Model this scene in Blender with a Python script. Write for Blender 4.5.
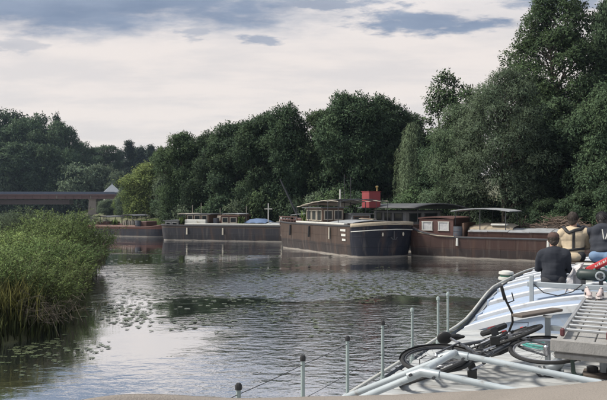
import bpy, math, random
import numpy as np
from mathutils import Vector, Matrix, Quaternion

for o in list(bpy.data.objects):
    bpy.data.objects.remove(o, do_unlink=True)
scene = bpy.context.scene
COL = scene.collection
R = math.radians
rnd = random.Random(7)

# ------------------------------------------------------------------ camera
FPX, CX, HY, CAMZ = 651.0, 303.5, 205.0, 3.2       # focal length in photo pixels, horizon row, eye height over water
cam_d = bpy.data.cameras.new('camera')
cam = bpy.data.objects.new('camera', cam_d)
COL.objects.link(cam)
cam_d.sensor_width = 36.0
cam_d.lens = 36.0 * FPX / 607.0
cam_d.clip_start, cam_d.clip_end = 0.05, 6000
cam.location = (0, 0, CAMZ)
cam.rotation_euler = (R(90) + math.atan((HY - 200.0) / FPX), 0, 0)
scene.camera = cam

# ------------------------------------------------------------------ sky
SUN_AZ, SUN_EL = R(-92), R(52)                     # azimuth from +Y, to the left of the view
w = bpy.data.worlds.new('World')
scene.world = w
w.use_nodes = True
nt = w.node_tree
N, Lk = nt.nodes, nt.links
N.clear()
def wn(t, **k):
    n = N.new(t)
    for a, b in k.items():
        setattr(n, a, b)
    return n
def wmath(op, a, b=None, clamp=False):
    n = wn('ShaderNodeMath', operation=op, use_clamp=clamp)
    for i, v in enumerate((a, b)):
        if v is None:
            continue
        if isinstance(v, (int, float)):
            n.inputs[i].default_value = v
        else:
            Lk.new(v, n.inputs[i])
    return n.outputs[0]
def wmix(f, a, b):
    n = wn('ShaderNodeMix', data_type='RGBA')
    for i, v in ((0, f), (6, a), (7, b)):
        if isinstance(v, (int, float)):
            n.inputs[i].default_value = v
        elif isinstance(v, tuple):
            n.inputs[i].default_value = (*v, 1)
        else:
            Lk.new(v, n.inputs[i])
    return n.outputs[2]
sky = wn('ShaderNodeTexSky', sky_type='NISHITA', sun_disc=False)
sky.sun_elevation = SUN_EL
sky.sun_rotation = SUN_AZ
sky.altitude = 100
sky.dust_density = 2.5
tc = wn('ShaderNodeTexCoord')
sp = wn('ShaderNodeSeparateXYZ')
Lk.new(tc.outputs['Generated'], sp.inputs[0])
zc = wmath('MAXIMUM', sp.outputs[2], 0.0)
den = wmath('ADD', zc, 0.12)
cb = wn('ShaderNodeCombineXYZ')
Lk.new(wmath('DIVIDE', sp.outputs[0], den), cb.inputs[0])
Lk.new(wmath('DIVIDE', sp.outputs[1], den), cb.inputs[1])
def wnoise(scale, detail, off, rough=0.55):
    m = wn('ShaderNodeMapping')
    m.inputs['Location'].default_value = off
    m.inputs['Scale'].default_value = (0.55, 1.0, 1.0)
    Lk.new(cb.outputs[0], m.inputs[0])
    n = wn('ShaderNodeTexNoise')
    n.inputs['Scale'].default_value = scale
    n.inputs['Detail'].default_value = detail
    n.inputs['Roughness'].default_value = rough
    Lk.new(m.outputs[0], n.inputs['Vector'])
    return n.outputs[0]
big = wnoise(1.05, 7, (2.35, 0.3, 0.0), 0.52)
fine = wnoise(4.5, 6, (0, 3.3, 0))
# layered cloud: the gap along the horizon is bright, cover grows with height
cover = wmath('ADD', wmath('MULTIPLY', wmath('SUBTRACT', wmath('MINIMUM', zc, 0.40), 0.405), 3.0),
              wmath('ADD', wmath('MULTIPLY', wmath('SUBTRACT', big, 0.5), 2.6), wmath('MULTIPLY', wmath('SUBTRACT', fine, 0.5), 0.35)))
cm = wn('ShaderNodeMapRange', interpolation_type='SMOOTHSTEP')
cm.inputs['From Min'].default_value = -0.10
cm.inputs['From Max'].default_value = 0.16
cm.inputs['To Max'].default_value = 0.92
Lk.new(cover, cm.inputs[0])
wisp = wn('ShaderNodeMapRange', interpolation_type='SMOOTHSTEP')
wisp.inputs['From Min'].default_value = 0.40
wisp.inputs['From Max'].default_value = 0.66
Lk.new(wnoise(2.6, 7, (5.1, 1.0, 0), 0.6), wisp.inputs[0])
thin = wmix(wisp.outputs[0], (5.7, 5.15, 4.8), (4.9, 4.55, 4.4))
thin = wmix(0.08, thin, sky.outputs[0])
hi = wn('ShaderNodeMapRange', interpolation_type='SMOOTHSTEP')
hi.inputs['From Min'].default_value = 0.2; hi.inputs['From Max'].default_value = 0.60
Lk.new(zc, hi.inputs[0])
thin = wmix(hi.outputs[0], thin, (4.5, 4.95, 5.7))
tone = wn('ShaderNodeMapRange')
tone.inputs['From Min'].default_value = 0.3
tone.inputs['From Max'].default_value = 0.7
Lk.new(fine, tone.inputs[0])
dark = wmix(tone.outputs[0], (1.35, 1.75, 2.5), (2.1, 2.5, 3.25))
# the separate dark clouds low in the sky ahead: (azimuth, height, half width, half height) as tangents
yf = wmath('MAXIMUM', sp.outputs[1], 0.02)
uu, vv = wmath('DIVIDE', sp.outputs[0], yf), wmath('DIVIDE', sp.outputs[2], yf)
cuv = wn('ShaderNodeCombineXYZ')
Lk.new(wmath('MULTIPLY', uu, 0.6), cuv.inputs[0]); Lk.new(wmath('MULTIPLY', vv, 2.2), cuv.inputs[1])
nz = wn('ShaderNodeTexNoise')
nz.inputs['Scale'].default_value = 11.0; nz.inputs['Detail'].default_value = 7; nz.inputs['Roughness'].default_value = 0.62
Lk.new(cuv.outputs[0], nz.inputs['Vector'])
nzo = wmath('MULTIPLY', wmath('SUBTRACT', nz.outputs[0], 0.5), 2.2)
nz2 = wn('ShaderNodeTexNoise')
nz2.inputs['Scale'].default_value = 30.0; nz2.inputs['Detail'].default_value = 6; nz2.inputs['Roughness'].default_value = 0.6
Lk.new(cuv.outputs[0], nz2.inputs['Vector'])
nzs = wmath('ADD', wmath('MULTIPLY', wmath('SUBTRACT', nz2.outputs[0], 0.5), 2.6), wmath('MULTIPLY', nzo, 0.7))
clouds = cm.outputs[0]
for px_, py_, rx_, ry_, st_ in ((110, -4, 335, 56, 1.0), (428, 23, 108, 19, 1.0), (262, 39, 30, 9, .75), (190, 32, 26, 9, .6), (18, 46, 36, 12, .4), (330, 4, 90, 9, .8), (560, 0, 90, 16, .8)):
    du = wmath('DIVIDE', wmath('SUBTRACT', uu, (px_ - CX) / FPX), rx_ / FPX)
    dv = wmath('DIVIDE', wmath('SUBTRACT', vv, (HY - py_) / FPX), ry_ / FPX)
    dd = wmath('SQRT', wmath('ADD', wmath('MULTIPLY', du, du), wmath('MULTIPLY', dv, dv)))
    mk = wn('ShaderNodeMapRange', interpolation_type='SMOOTHSTEP')
    mk.inputs['From Min'].default_value = -0.05; mk.inputs['From Max'].default_value = 0.5; mk.inputs['To Max'].default_value = st_
    Lk.new(wmath('ADD', wmath('SUBTRACT', 0.85, dd), wmath('MULTIPLY', nzo, 0.55) if ry_ > 30 else wmath('MULTIPLY', nzs, 0.62) if ry_ > 15 else nzs), mk.inputs[0])
    clouds = wmath('MAXIMUM', clouds, mk.outputs[0])
colr = wmix(clouds, thin, dark)
bg = wn('ShaderNodeBackground')
bg.inputs[1].default_value = 0.1
Lk.new(colr, bg.inputs[0])
wo = wn('ShaderNodeOutputWorld')
Lk.new(bg.outputs[0], wo.inputs[0])

# ------------------------------------------------------------------ sun (thin cloud cover: weak and wide)
sd = bpy.data.lights.new('sun', 'SUN')
sd.energy = 3.4
sd.angle = R(10)
sd.color = (1.0, 0.94, 0.84)
sun = bpy.data.objects.new('sun', sd)
COL.objects.link(sun)
sv = Vector((math.sin(SUN_AZ) * math.cos(SUN_EL), math.cos(SUN_AZ) * math.cos(SUN_EL), math.sin(SUN_EL)))
sun.rotation_euler = sv.to_track_quat('Z', 'Y').to_euler()

vs = scene.view_settings
vs.view_transform = 'Standard'
vs.look = 'None'
vs.exposure = 0.7
vs.gamma = 1.0
vs.use_curve_mapping = False
scene.cycles.max_bounces = 6
scene.cycles.diffuse_bounces = 3
scene.cycles.transparent_max_bounces = 6

# ------------------------------------------------------------------ helpers
def PX(x, y, Y):
    return Vector(((x - CX) / FPX * Y, Y, CAMZ - (y - HY) / FPX * Y))
def PZ(x, y, z):
    Y = (CAMZ - z) * FPX / (y - HY)
    return Vector(((x - CX) / FPX * Y, Y, z))

def material(name, c, rough=0.6, c2=None, scale=3.0, amt=1.0, bump=0.0, bscale=None, metal=0.0, stretch=(1, 1, 1),
             c3=None, s3=9.0, t3=(0.55, 0.7), spec=0.5, detail=6, island=0.0):
    m = bpy.data.materials.new(name)
    m.use_nodes = True
    t = m.node_tree
    b = t.nodes['Principled BSDF']
    b.inputs['Roughness'].default_value = rough
    b.inputs['Metallic'].default_value = metal
    b.inputs['Specular IOR Level'].default_value = spec
    co = t.nodes.new('ShaderNodeTexCoord')
    mp = t.nodes.new('ShaderNodeMapping')
    mp.inputs['Scale'].default_value = stretch
    t.links.new(co.outputs['Object'], mp.inputs[0])
    def noise(s, d=detail):
        n = t.nodes.new('ShaderNodeTexNoise')
        n.inputs['Scale'].default_value = s
        n.inputs['Detail'].default_value = d
        n.inputs['Roughness'].default_value = 0.6
        t.links.new(mp.outputs[0], n.inputs['Vector'])
        return n.outputs[0]
    def ramp(src, a, bb):
        r = t.nodes.new('ShaderNodeMapRange')
        r.inputs['From Min'].default_value = a
        r.inputs['From Max'].default_value = bb
        t.links.new(src, r.inputs[0])
        return r.outputs[0]
    def mix(f, a, bb):
        x = t.nodes.new('ShaderNodeMix')
        x.data_type = 'RGBA'
        for i, v in ((0, f), (6, a), (7, bb)):
            if isinstance(v, (int, float)):
                x.inputs[i].default_value = v
            elif isinstance(v, tuple):
                x.inputs[i].default_value = (*v, 1)
            else:
                t.links.new(v, x.inputs[i])
        return x.outputs[2]
    if c2 is None:
        c2 = tuple(v * 0.75 for v in c)
    out = mix(ramp(noise(scale), 0.5 - 0.22 / max(amt, .01), 0.5 + 0.22 / max(amt, .01)), c, c2)
    if c3 is not None:
        out = mix(ramp(noise(s3), t3[0], t3[1]), out, c3)
    if island > 0:
        g = t.nodes.new('ShaderNodeNewGeometry')
        h = t.nodes.new('ShaderNodeHueSaturation')
        mr = t.nodes.new('ShaderNodeMapRange')
        mr.inputs['To Min'].default_value = 1 - island
        mr.inputs['To Max'].default_value = 1 + island
        t.links.new(g.outputs['Random Per Island'], mr.inputs[0])
        t.links.new(mr.outputs[0], h.inputs['Value'])
        t.links.new(out, h.inputs['Color'])
        out = h.outputs[0]
    t.links.new(out, b.inputs['Base Color'])
    if bump > 0:
        bp = t.nodes.new('ShaderNodeBump')
        bp.inputs['Strength'].default_value = 1.0
        bp.inputs['Distance'].default_value = bump
        t.links.new(noise(bscale or scale * 4, 5), bp.inputs['Height'])
        t.links.new(bp.outputs[0], b.inputs['Normal'])
    return m

def leaf_material(name, c, c2, patch=0.35, island=0.22, trans=0.22, rough=0.7, scale=0.5):
    m = material(name, c, rough, c2, scale=scale, amt=1.3, island=island, spec=0.12)
    t = m.node_tree
    b = t.nodes['Principled BSDF']
    src = b.inputs['Base Color'].links[0].from_socket
    oi = t.nodes.new('ShaderNodeObjectInfo')
    hs = t.nodes.new('ShaderNodeHueSaturation')
    for nm_, lo_, hi_ in (('Hue', .494, .510), ('Value', .82, 1.22)):
        mr_ = t.nodes.new('ShaderNodeMapRange'); mr_.inputs['To Min'].default_value = lo_; mr_.inputs['To Max'].default_value = hi_
        if nm_ == 'Hue':
            fr_ = t.nodes.new('ShaderNodeMath'); fr_.operation = 'FRACT'
            ml_ = t.nodes.new('ShaderNodeMath'); ml_.operation = 'MULTIPLY'; ml_.inputs[1].default_value = 7.31
            t.links.new(oi.outputs['Random'], ml_.inputs[0]); t.links.new(ml_.outputs[0], fr_.inputs[0]); t.links.new(fr_.outputs[0], mr_.inputs[0])
        else:
            t.links.new(oi.outputs['Random'], mr_.inputs[0])
        t.links.new(mr_.outputs[0], hs.inputs[nm_])
    t.links.new(src, hs.inputs['Color']); src = hs.outputs[0]
    t.links.new(src, b.inputs['Base Color'])
    tr = t.nodes.new('ShaderNodeBsdfTranslucent')
    t.links.new(src, tr.inputs[0])
    at = t.nodes.new('ShaderNodeAttribute'); at.attribute_name = 'nrm'
    vt = t.nodes.new('ShaderNodeVectorTransform'); vt.vector_type = 'NORMAL'; vt.convert_from = 'OBJECT'; vt.convert_to = 'WORLD'
    t.links.new(at.outputs['Vector'], vt.inputs[0])
    t.links.new(vt.outputs[0], b.inputs['Normal']); t.links.new(vt.outputs[0], tr.inputs['Normal'])
    mx = t.nodes.new('ShaderNodeMixShader')
    mx.inputs[0].default_value = trans
    t.links.new(b.outputs[0], mx.inputs[1])
    t.links.new(tr.outputs[0], mx.inputs[2])
    t.links.new(mx.outputs[0], t.nodes['Material Output'].inputs[0])
    return m

def link(o, parent=None):
    COL.objects.link(o)
    if parent is not None:
        o.parent = parent
    return o
def tag(o, label, cat=None, group=None, kind=None):
    if label: o['label'] = label
    if cat: o['category'] = cat
    if group: o['group'] = group
    if kind: o['kind'] = kind
    return o
def empty(name, loc, rz=0.0):
    o = bpy.data.objects.new(name, None)
    o.empty_display_size = 0.2
    o.location = loc
    o.rotation_euler = (0, 0, rz)
    return link(o)
def dup(root, loc=None, rz=None, scale=None):
    c = root.copy()
    COL.objects.link(c)
    for ch in root.children:
        d = ch.copy()
        COL.objects.link(d)
        d.parent = c
        for g in ch.children:
            e = g.copy()
            COL.objects.link(e)
            e.parent = d
    if loc is not None: c.location = loc
    if rz is not None: c.rotation_euler[2] = rz
    if scale is not None: c.scale = scale
    return c

def np_mesh(name, V, Fq, mat=None, smooth=False, nrm=None):
    """quads (or tris) from arrays"""
    me = bpy.data.meshes.new(name)
    V = np.asarray(V, np.float32)
    Fq = np.asarray(Fq, np.int32)
    k = Fq.shape[1]
    me.vertices.add(len(V))
    me.vertices.foreach_set('co', V.ravel())
    me.loops.add(Fq.size)
    me.loops.foreach_set('vertex_index', Fq.ravel())
    me.polygons.add(len(Fq))
    me.polygons.foreach_set('loop_start', np.arange(0, Fq.size, k, dtype=np.int32))
    if smooth:
        me.polygons.foreach_set('use_smooth', np.ones(len(Fq), bool))
    me.update(calc_edges=True)
    if nrm is not None:
        at = me.attributes.new('nrm', 'FLOAT_VECTOR', 'POINT')
        at.data.foreach_set('vector', np.asarray(nrm, np.float32).ravel())
    if mat: me.materials.append(mat)
    return me

class MB:
    def __init__(self):
        self.v, self.f, self.m = [], [], []
        self.xf = None
        self.mi = 0
    def add(self, vs, fs):
        n = len(self.v)
        for p in vs:
            p = Vector(p)
            self.v.append(self.xf @ p if self.xf is not None else p)
        for f in fs:
            self.f.append([i + n for i in f])
            self.m.append(self.mi)
        return self
    def box(self, c, s, rot=None, bev=0.0):
        c = Vector(c)
        hx, hy, hz = s[0] / 2, s[1] / 2, s[2] / 2
        if bev <= 0:
            pts = [Vector((a * hx, b * hy, d * hz)) for d in (-1, 1) for a, b in ((-1, -1), (1, -1), (1, 1), (-1, 1))]
            fs = [(3, 2, 1, 0), (4, 5, 6, 7), (0, 1, 5, 4), (1, 2, 6, 5), (2, 3, 7, 6), (3, 0, 4, 7)]
        else:
            e = min(bev, hx * .9, hy * .9, hz * .9)
            pts, fs = [], []
            rings = [(hx - e, hy - e, -hz), (hx, hy, -hz + e), (hx, hy, hz - e), (hx - e, hy - e, hz)]
            for x, y, z in rings:
                pts += [Vector((-x, -y + (0 if x < hx else e), z)), Vector((-x + (0 if x < hx else e), -y, z)), Vector((x - (0 if x < hx else e), -y, z)), Vector((x, -y + (0 if x < hx else e), z)),
                        Vector((x, y - (0 if x < hx else e), z)), Vector((x - (0 if x < hx else e), y, z)), Vector((-x + (0 if x < hx else e), y, z)), Vector((-x, y - (0 if x < hx else e), z))]
            for r in range(3):
                for i in range(8):
                    fs.append((r * 8 + i, r * 8 + (i + 1) % 8, r * 8 + 8 + (i + 1) % 8, r * 8 + 8 + i))
            fs.append(tuple(reversed(range(8))))
            fs.append(tuple(range(24, 32)))
        M = rot.to_3x3() if rot is not None else None
        self.add([c + (M @ p if M is not None else p) for p in pts], fs)
        return self
    def tube(self, path, r, seg=8, cap=True, closed=False):
        P = [Vector(p) for p in path]
        n = len(P)
        rr = list(r) if isinstance(r, (list, tuple)) else [r] * n
        pts, fs = [], []
        prev = None
        for i in range(n):
            if closed:
                tdir = P[(i + 1) % n] - P[i - 1]
            else:
                tdir = P[min(i + 1, n - 1)] - P[max(i - 1, 0)]
            if tdir.length < 1e-9: tdir = Vector((0, 0, 1))
            tdir.normalize()
            if prev is None:
                a = Vector((0, 0, 1)) if abs(tdir.z) < 0.9 else Vector((1, 0, 0))
            else:
                a = prev
            u = (a - tdir * a.dot(tdir))
            if u.length < 1e-6: u = tdir.orthogonal()
            u.normalize()
            prev = u
            v = tdir.cross(u)
            for k in range(seg):
                an = 2 * math.pi * k / seg
                pts.append(P[i] + (u * math.cos(an) + v * math.sin(an)) * rr[i])
        for i in range(n if closed else n - 1):
            j = (i + 1) % n
            for k in range(seg):
                fs.append((i * seg + k, i * seg + (k + 1) % seg, j * seg + (k + 1) % seg, j * seg + k))
        if cap and not closed:
            fs.append(tuple(reversed(range(seg))))
            fs.append(tuple((n - 1) * seg + k for k in range(seg)))
        self.add(pts, fs)
        return self
    def ell(self, c, r, seg=14, rings=9, rot=None):
        c = Vector(c)
        if isinstance(r, (int, float)): r = (r, r, r)
        M = rot.to_3x3() if rot is not None else None
        pts = [Vector((0, 0, -r[2]))]
        for i in range(1, rings):
            th = math.pi * i / rings
            for k in range(seg):
                ph = 2 * math.pi * k / seg
                pts.append(Vector((r[0] * math.sin(th) * math.cos(ph), r[1] * math.sin(th) * math.sin(ph), -r[2] * math.cos(th))))
        pts.append(Vector((0, 0, r[2])))
        fs = [(0, 1 + (k + 1) % seg, 1 + k) for k in range(seg)]
        for i in range(rings - 2):
            for k in range(seg):
                a = 1 + i * seg
                fs.append((a + k, a + (k + 1) % seg, a + seg + (k + 1) % seg, a + seg + k))
        a = 1 + (rings - 2) * seg
        fs += [(a + k, a + (k + 1) % seg, len(pts) - 1) for k in range(seg)]
        self.add([c + (M @ p if M is not None else p) for p in pts], fs)
        return self
    def capsule(self, a, b, ra, rb, seg=12):
        a, b = Vector(a), Vector(b)
        d = (b - a)
        L = d.length or 1e-6
        d = d / L
        path, rr = [], []
        for i in range(5):
            an = math.pi / 2 * i / 4
            path.append(a - d * ra * math.cos(an)); rr.append(max(ra * math.sin(an), 1e-4))
        for i in range(5):
            an = math.pi / 2 * i / 4
            path.append(b + d * rb * math.sin(an)); rr.append(max(rb * math.cos(an), 1e-4))
        return self.tube(path, rr, seg)
    def extr(self, poly, axis, a, b):
        """extrude a 2D polygon along axis x / y / z from a to b"""
        n = len(poly)
        def pt(p, q):
            if axis == 'x': return (q, p[0], p[1])
            if axis == 'y': return (p[0], q, p[1])
            return (p[0], p[1], q)
        pts = [pt(p, a) for p in poly] + [pt(p, b) for p in poly]
        fs = [(i, (i + 1) % n, n + (i + 1) % n, n + i) for i in range(n)] + [tuple(reversed(range(n))), tuple(range(n, 2 * n))]
        self.add(pts, fs)
        return self
    def sheet(self, rows):
        nr, nc = len(rows), len(rows[0])
        self.add([p for r in rows for p in r],
                 [(i * nc + j, i * nc + j + 1, (i + 1) * nc + j + 1, (i + 1) * nc + j) for i in range(nr - 1) for j in range(nc - 1)])
        return self
    def mesh(self, name, mat=None, smooth=False):
        me = bpy.data.meshes.new(name)
        me.from_pydata([tuple(p) for p in self.v], [], self.f)
        if mat:
            for x in (mat if isinstance(mat, (list, tuple)) else [mat]): me.materials.append(x)
        if isinstance(mat, (list, tuple)):
            me.polygons.foreach_set('material_index', self.m)
        if smooth is not False:
            me.polygons.foreach_set('use_smooth', [True] * len(me.polygons))
        me.update()
        import bmesh
        bm = bmesh.new(); bm.from_mesh(me)
        bmesh.ops.recalc_face_normals(bm, faces=bm.faces)
        bm.to_mesh(me); bm.free()
        if smooth is not False and smooth is not True:
            me.set_sharp_from_angle(angle=R(smooth))
        return me
    def build(self, name, mat, parent=None, smooth=35, loc=None, label=None):
        o = bpy.data.objects.new(name, self.mesh(name, mat, smooth))
        if loc is not None: o.location = loc
        if label: o['label'] = label
        return link(o, parent)

def add_mesh(name, me, parent=None, loc=None, rot=None):
    o = bpy.data.objects.new(name, me)
    if loc is not None: o.location = loc
    if rot is not None: o.rotation_euler = rot
    return link(o, parent)

def remesh(mb, voxel, smooth=3):
    """one continuous skin over overlapping closed shapes"""
    me = mb.mesh('tmp', None, True)
    o = bpy.data.objects.new('tmp', me)
    COL.objects.link(o)
    md = o.modifiers.new('r', 'REMESH')
    md.mode = 'VOXEL'; md.voxel_size = voxel; md.use_smooth_shade = True
    ms = o.modifiers.new('s', 'SMOOTH')
    ms.iterations = smooth; ms.factor = 0.5
    dg = bpy.context.evaluated_depsgraph_get()
    dg.update()
    out = bpy.data.meshes.new_from_object(o.evaluated_get(dg))
    bpy.data.objects.remove(o, do_unlink=True)
    out.polygons.foreach_set('use_smooth', [True] * len(out.polygons))
    return out
def wrinkle(me, amp, freq, seed=0):
    n = len(me.vertices)
    co = np.empty(n * 3, np.float32); me.vertices.foreach_get('co', co); co = co.reshape(-1, 3)
    no = np.empty(n * 3, np.float32); me.vertices.foreach_get('normal', no); no = no.reshape(-1, 3)
    rg = np.random.default_rng(seed)
    d = np.zeros(n, np.float32)
    for k in range(7):
        dv = rg.normal(size=3); dv[2] *= 1.6; dv /= np.linalg.norm(dv)
        q = co + 0.05 * np.sin(co[:, [1, 2, 0]] * freq * 0.35 + rg.uniform(0, 6, 3))
        d += np.sin(q @ dv * freq * rg.uniform(.6, 1.7) + rg.uniform(0, 6))
    co += no * (d * amp / 3)[:, None]
    me.vertices.foreach_set('co', co.ravel()); me.update()
    return me

def smoothstep(a, b, x):
    t = np.clip((x - a) / (b - a), 0, 1)
    return t * t * (3 - 2 * t)
# ================================================================== THE SETTING
YB = [-400, -20, 6, 11, 14, 15.6, 18, 22, 32, 45, 60, 80, 100, 150, 200, 260, 400, 1600]
XLV = [-30, -16, -11.5, -9.5, -7.0, -6.0, -6.3, -7.2, -9.8, -15.5, -23, -35, -46, -75, -105, -140, -230, -900]
YR = [-400, 0, 20, 32, 40, 45, 50, 55, 60, 66, 72, 80, 100, 150, 200, 260, 400, 1600]
XRV = [70, 46, 37, 31, 23, 17, 12.5, 8, 3, -5, -12, -18, -27, -45, -68, -97, -185, -850]
def terrain(X, Y):
    X = np.asarray(X, float); Y = np.asarray(Y, float)
    xl = np.interp(Y, YB, XLV); xr = np.interp(Y, YR, XRV)
    d = np.maximum(xl - X, X - xr)                    # > 0 on land
    z = -1.5 + 1.1 * smoothstep(-2.5, 0, d) + 1.1 * smoothstep(-0.3, 1.6, d) + 0.5 * smoothstep(2, 9, d)
    right = (X > xr)
    z = z + np.where(right, 1.0 * smoothstep(2, 16, d), 0)
    hill = 15 * smoothstep(208, 262, Y) * (1 - 0.65 * smoothstep(-78, -45, X * 230 / np.maximum(Y, 60)))
    hill = hill + 26 * smoothstep(250, 700, Y)
    z = z + np.where(d > 0, hill * smoothstep(0, 14, d), 0)
    z = z + np.where(d > 0, 0.10 * np.sin(X * 0.9 + 1.3 * np.sin(Y * 0.31)) * np.sin(Y * 0.7) * smoothstep(0.5, 3, d), 0)
    return z
def ground_z(x, y):
    return float(terrain(x, y))

def axis_vals():
    a = list(np.arange(-60, 60, 0.8)) + list(60 * 1.06 ** np.arange(0, 58))
    b = sorted(set([-v for v in 60 * 1.06 ** np.arange(1, 58)] + a))
    return np.array(b)
gx = axis_vals()
gy = np.concatenate([-60 * 1.2 ** np.arange(12, 0, -1.0), np.arange(-60, 110, 0.9), 110 * 1.022 ** np.arange(0, 130)])
GX, GY = np.meshgrid(gx, gy)
GZ = terrain(GX, GY)
nr, nc = GX.shape
idx = np.arange(nr * nc).reshape(nr, nc)
Fq = np.stack([idx[:-1, :-1], idx[:-1, 1:], idx[1:, 1:], idx[1:, :-1]], -1).reshape(-1, 4)
m_ground = material('bank_soil_and_meadow', (0.060, 0.072, 0.030), 0.95, (0.10, 0.095, 0.045), scale=0.12, amt=1.2,
                    bump=0.05, bscale=4, c3=(0.07, 0.052, 0.034), s3=0.5, t3=(0.55, 0.7))
g = add_mesh('ground', np_mesh('ground', np.stack([GX, GY, GZ], -1).reshape(-1, 3), Fq, m_ground, True))
tag(g, 'grassy river banks rising to low hills', kind='structure')

# water ------------------------------------------------------------
def water_material():
    m = bpy.data.materials.new('river_water')
    m.use_nodes = True
    t = m.node_tree
    b = t.nodes['Principled BSDF']
    b.inputs['Base Color'].default_value = (0.045, 0.052, 0.046, 1)
    b.inputs['Roughness'].default_value = 0.04
    b.inputs['IOR'].default_value = 1.34
    co = t.nodes.new('ShaderNodeTexCoord')
    def noise(scale, detail, st=(1, 1, 1), rough=0.5, dist=0.0):
        mp = t.nodes.new('ShaderNodeMapping')
        mp.inputs['Scale'].default_value = st
        mp.inputs['Rotation'].default_value = (0, 0, R(12))
        t.links.new(co.outputs['Object'], mp.inputs[0])
        n = t.nodes.new('ShaderNodeTexNoise')
        n.inputs['Scale'].default_value = scale
        n.inputs['Detail'].default_value = detail
        n.inputs['Roughness'].default_value = rough
        n.inputs['Distortion'].default_value = dist
        t.links.new(mp.outputs[0], n.inputs['Vector'])
        return n.outputs[0]
    def M(op, a, bb):
        n = t.nodes.new('ShaderNodeMath'); n.operation = op
        for i, v in enumerate((a, bb)):
            if isinstance(v, (int, float)): n.inputs[i].default_value = v
            else: t.links.new(v, n.inputs[i])
        return n.outputs[0]
    # breeze: where the surface is ruffled
    br = t.nodes.new('ShaderNodeMapRange'); br.interpolation_type = 'SMOOTHSTEP'
    br.inputs['From Min'].default_value = 0.43; br.inputs['From Max'].default_value = 0.55
    br.inputs['To Min'].default_value = 0.16; br.inputs['To Max'].default_value = 1.0
    t.links.new(noise(0.085, 3, (0.6, 1.3, 1), 0.6, 0.6), br.inputs[0])
    # a ruffled strip out in the stream and a calm margin along the left bank
    sxyz = t.nodes.new('ShaderNodeSeparateXYZ'); t.links.new(co.outputs['Object'], sxyz.inputs[0])
    def ss_(src, a, bb, lo, hi):
        r = t.nodes.new('ShaderNodeMapRange'); r.interpolation_type = 'SMOOTHSTEP'
        for k_, v_ in (('From Min', a), ('From Max', bb), ('To Min', lo), ('To Max', hi)): r.inputs[k_].default_value = v_
        t.links.new(src, r.inputs[0]); return r.outputs[0]
    wob = M('ADD', sxyz.outputs[1], M('MULTIPLY', noise(0.25, 3), 9.0))
    strip = M('MULTIPLY', ss_(wob, 25.5, 28.5, 0, 1), ss_(wob, 32.0, 38.0, 1, 0))
    strip = M('MULTIPLY', strip, ss_(sxyz.outputs[0], -4.5, -1.0, 0.15, 1))
    stream = ss_(M('ADD', sxyz.outputs[0], M('MULTIPLY', noise(0.3, 3), 2.0)), -2.2, 0.6, 0.45, 1.15)
    glint = M('MULTIPLY', M('MULTIPLY', noise(5.5, 3, (0.9, 1.1, 1), 0.5, 0.2), 0.11), strip)
    small = M('MULTIPLY', M('MULTIPLY', noise(3.4, 4, (0.8, 1.25, 1), 0.55, 0.3), 0.032), stream)
    mid = M('MULTIPLY', noise(0.9, 3, (0.75, 1.3, 1), 0.5, 0.4), 0.024)
    h = M('ADD', glint, M('ADD', M('MULTIPLY', small, br.outputs[0]), M('MULTIPLY', mid, br.outputs[0])))
    bp = t.nodes.new('ShaderNodeBump')
    bp.inputs['Distance'].default_value = 1.0
    bp.inputs['Strength'].default_value = 0.75
    t.links.new(h, bp.inputs['Height'])
    t.links.new(bp.outputs[0], b.inputs['Normal'])
    # surface mirror: grows towards grazing angles
    gl = t.nodes.new('ShaderNodeBsdfGlossy')
    gl.inputs['Roughness'].default_value = 0.03
    gl.inputs['Color'].default_value = (0.97, 0.98, 1.0, 1)
    t.links.new(bp.outputs[0], gl.inputs['Normal'])
    lw = t.nodes.new('ShaderNodeLayerWeight')
    t.links.new(bp.outputs[0], lw.inputs['Normal'])
    fac = M('POWER', lw.outputs['Facing'], 0.85)
    mxs = t.nodes.new('ShaderNodeMixShader')
    t.links.new(fac, mxs.inputs[0]); t.links.new(b.outputs[0], mxs.inputs[1]); t.links.new(gl.outputs[0], mxs.inputs[2])
    t.links.new(mxs.outputs[0], t.nodes['Material Output'].inputs[0])
    return m
ws = 1500.0
wat = MB().add([(-ws, -ws, 0), (ws, -ws, 0), (ws, ws, 0), (-ws, ws, 0)], [(0, 1, 2, 3)]).build('river_water', water_material(), smooth=False)
tag(wat, 'rippled grey river water reflecting sky and trees', kind='structure')

# ================================================================== VEGETATION
def unit(a):
    return a / np.maximum(np.linalg.norm(a, axis=-1, keepdims=True), 1e-9)
def leaf_quads(P, D, Nn, L, W):
    S = unit(np.cross(D, Nn))
    L = np.broadcast_to(L, (len(P),))[:, None]; W = np.broadcast_to(W, (len(P),))[:, None]
    up = unit(np.cross(S, D))
    mid = P + D * L * 0.45 + up * L * 0.05
    V = np.stack([P, mid + S * W / 2, P + D * L, mid - S * W / 2], 1).reshape(-1, 3)
    F = np.arange(len(V), dtype=np.int32).reshape(-1, 4)
    return V, F

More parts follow.
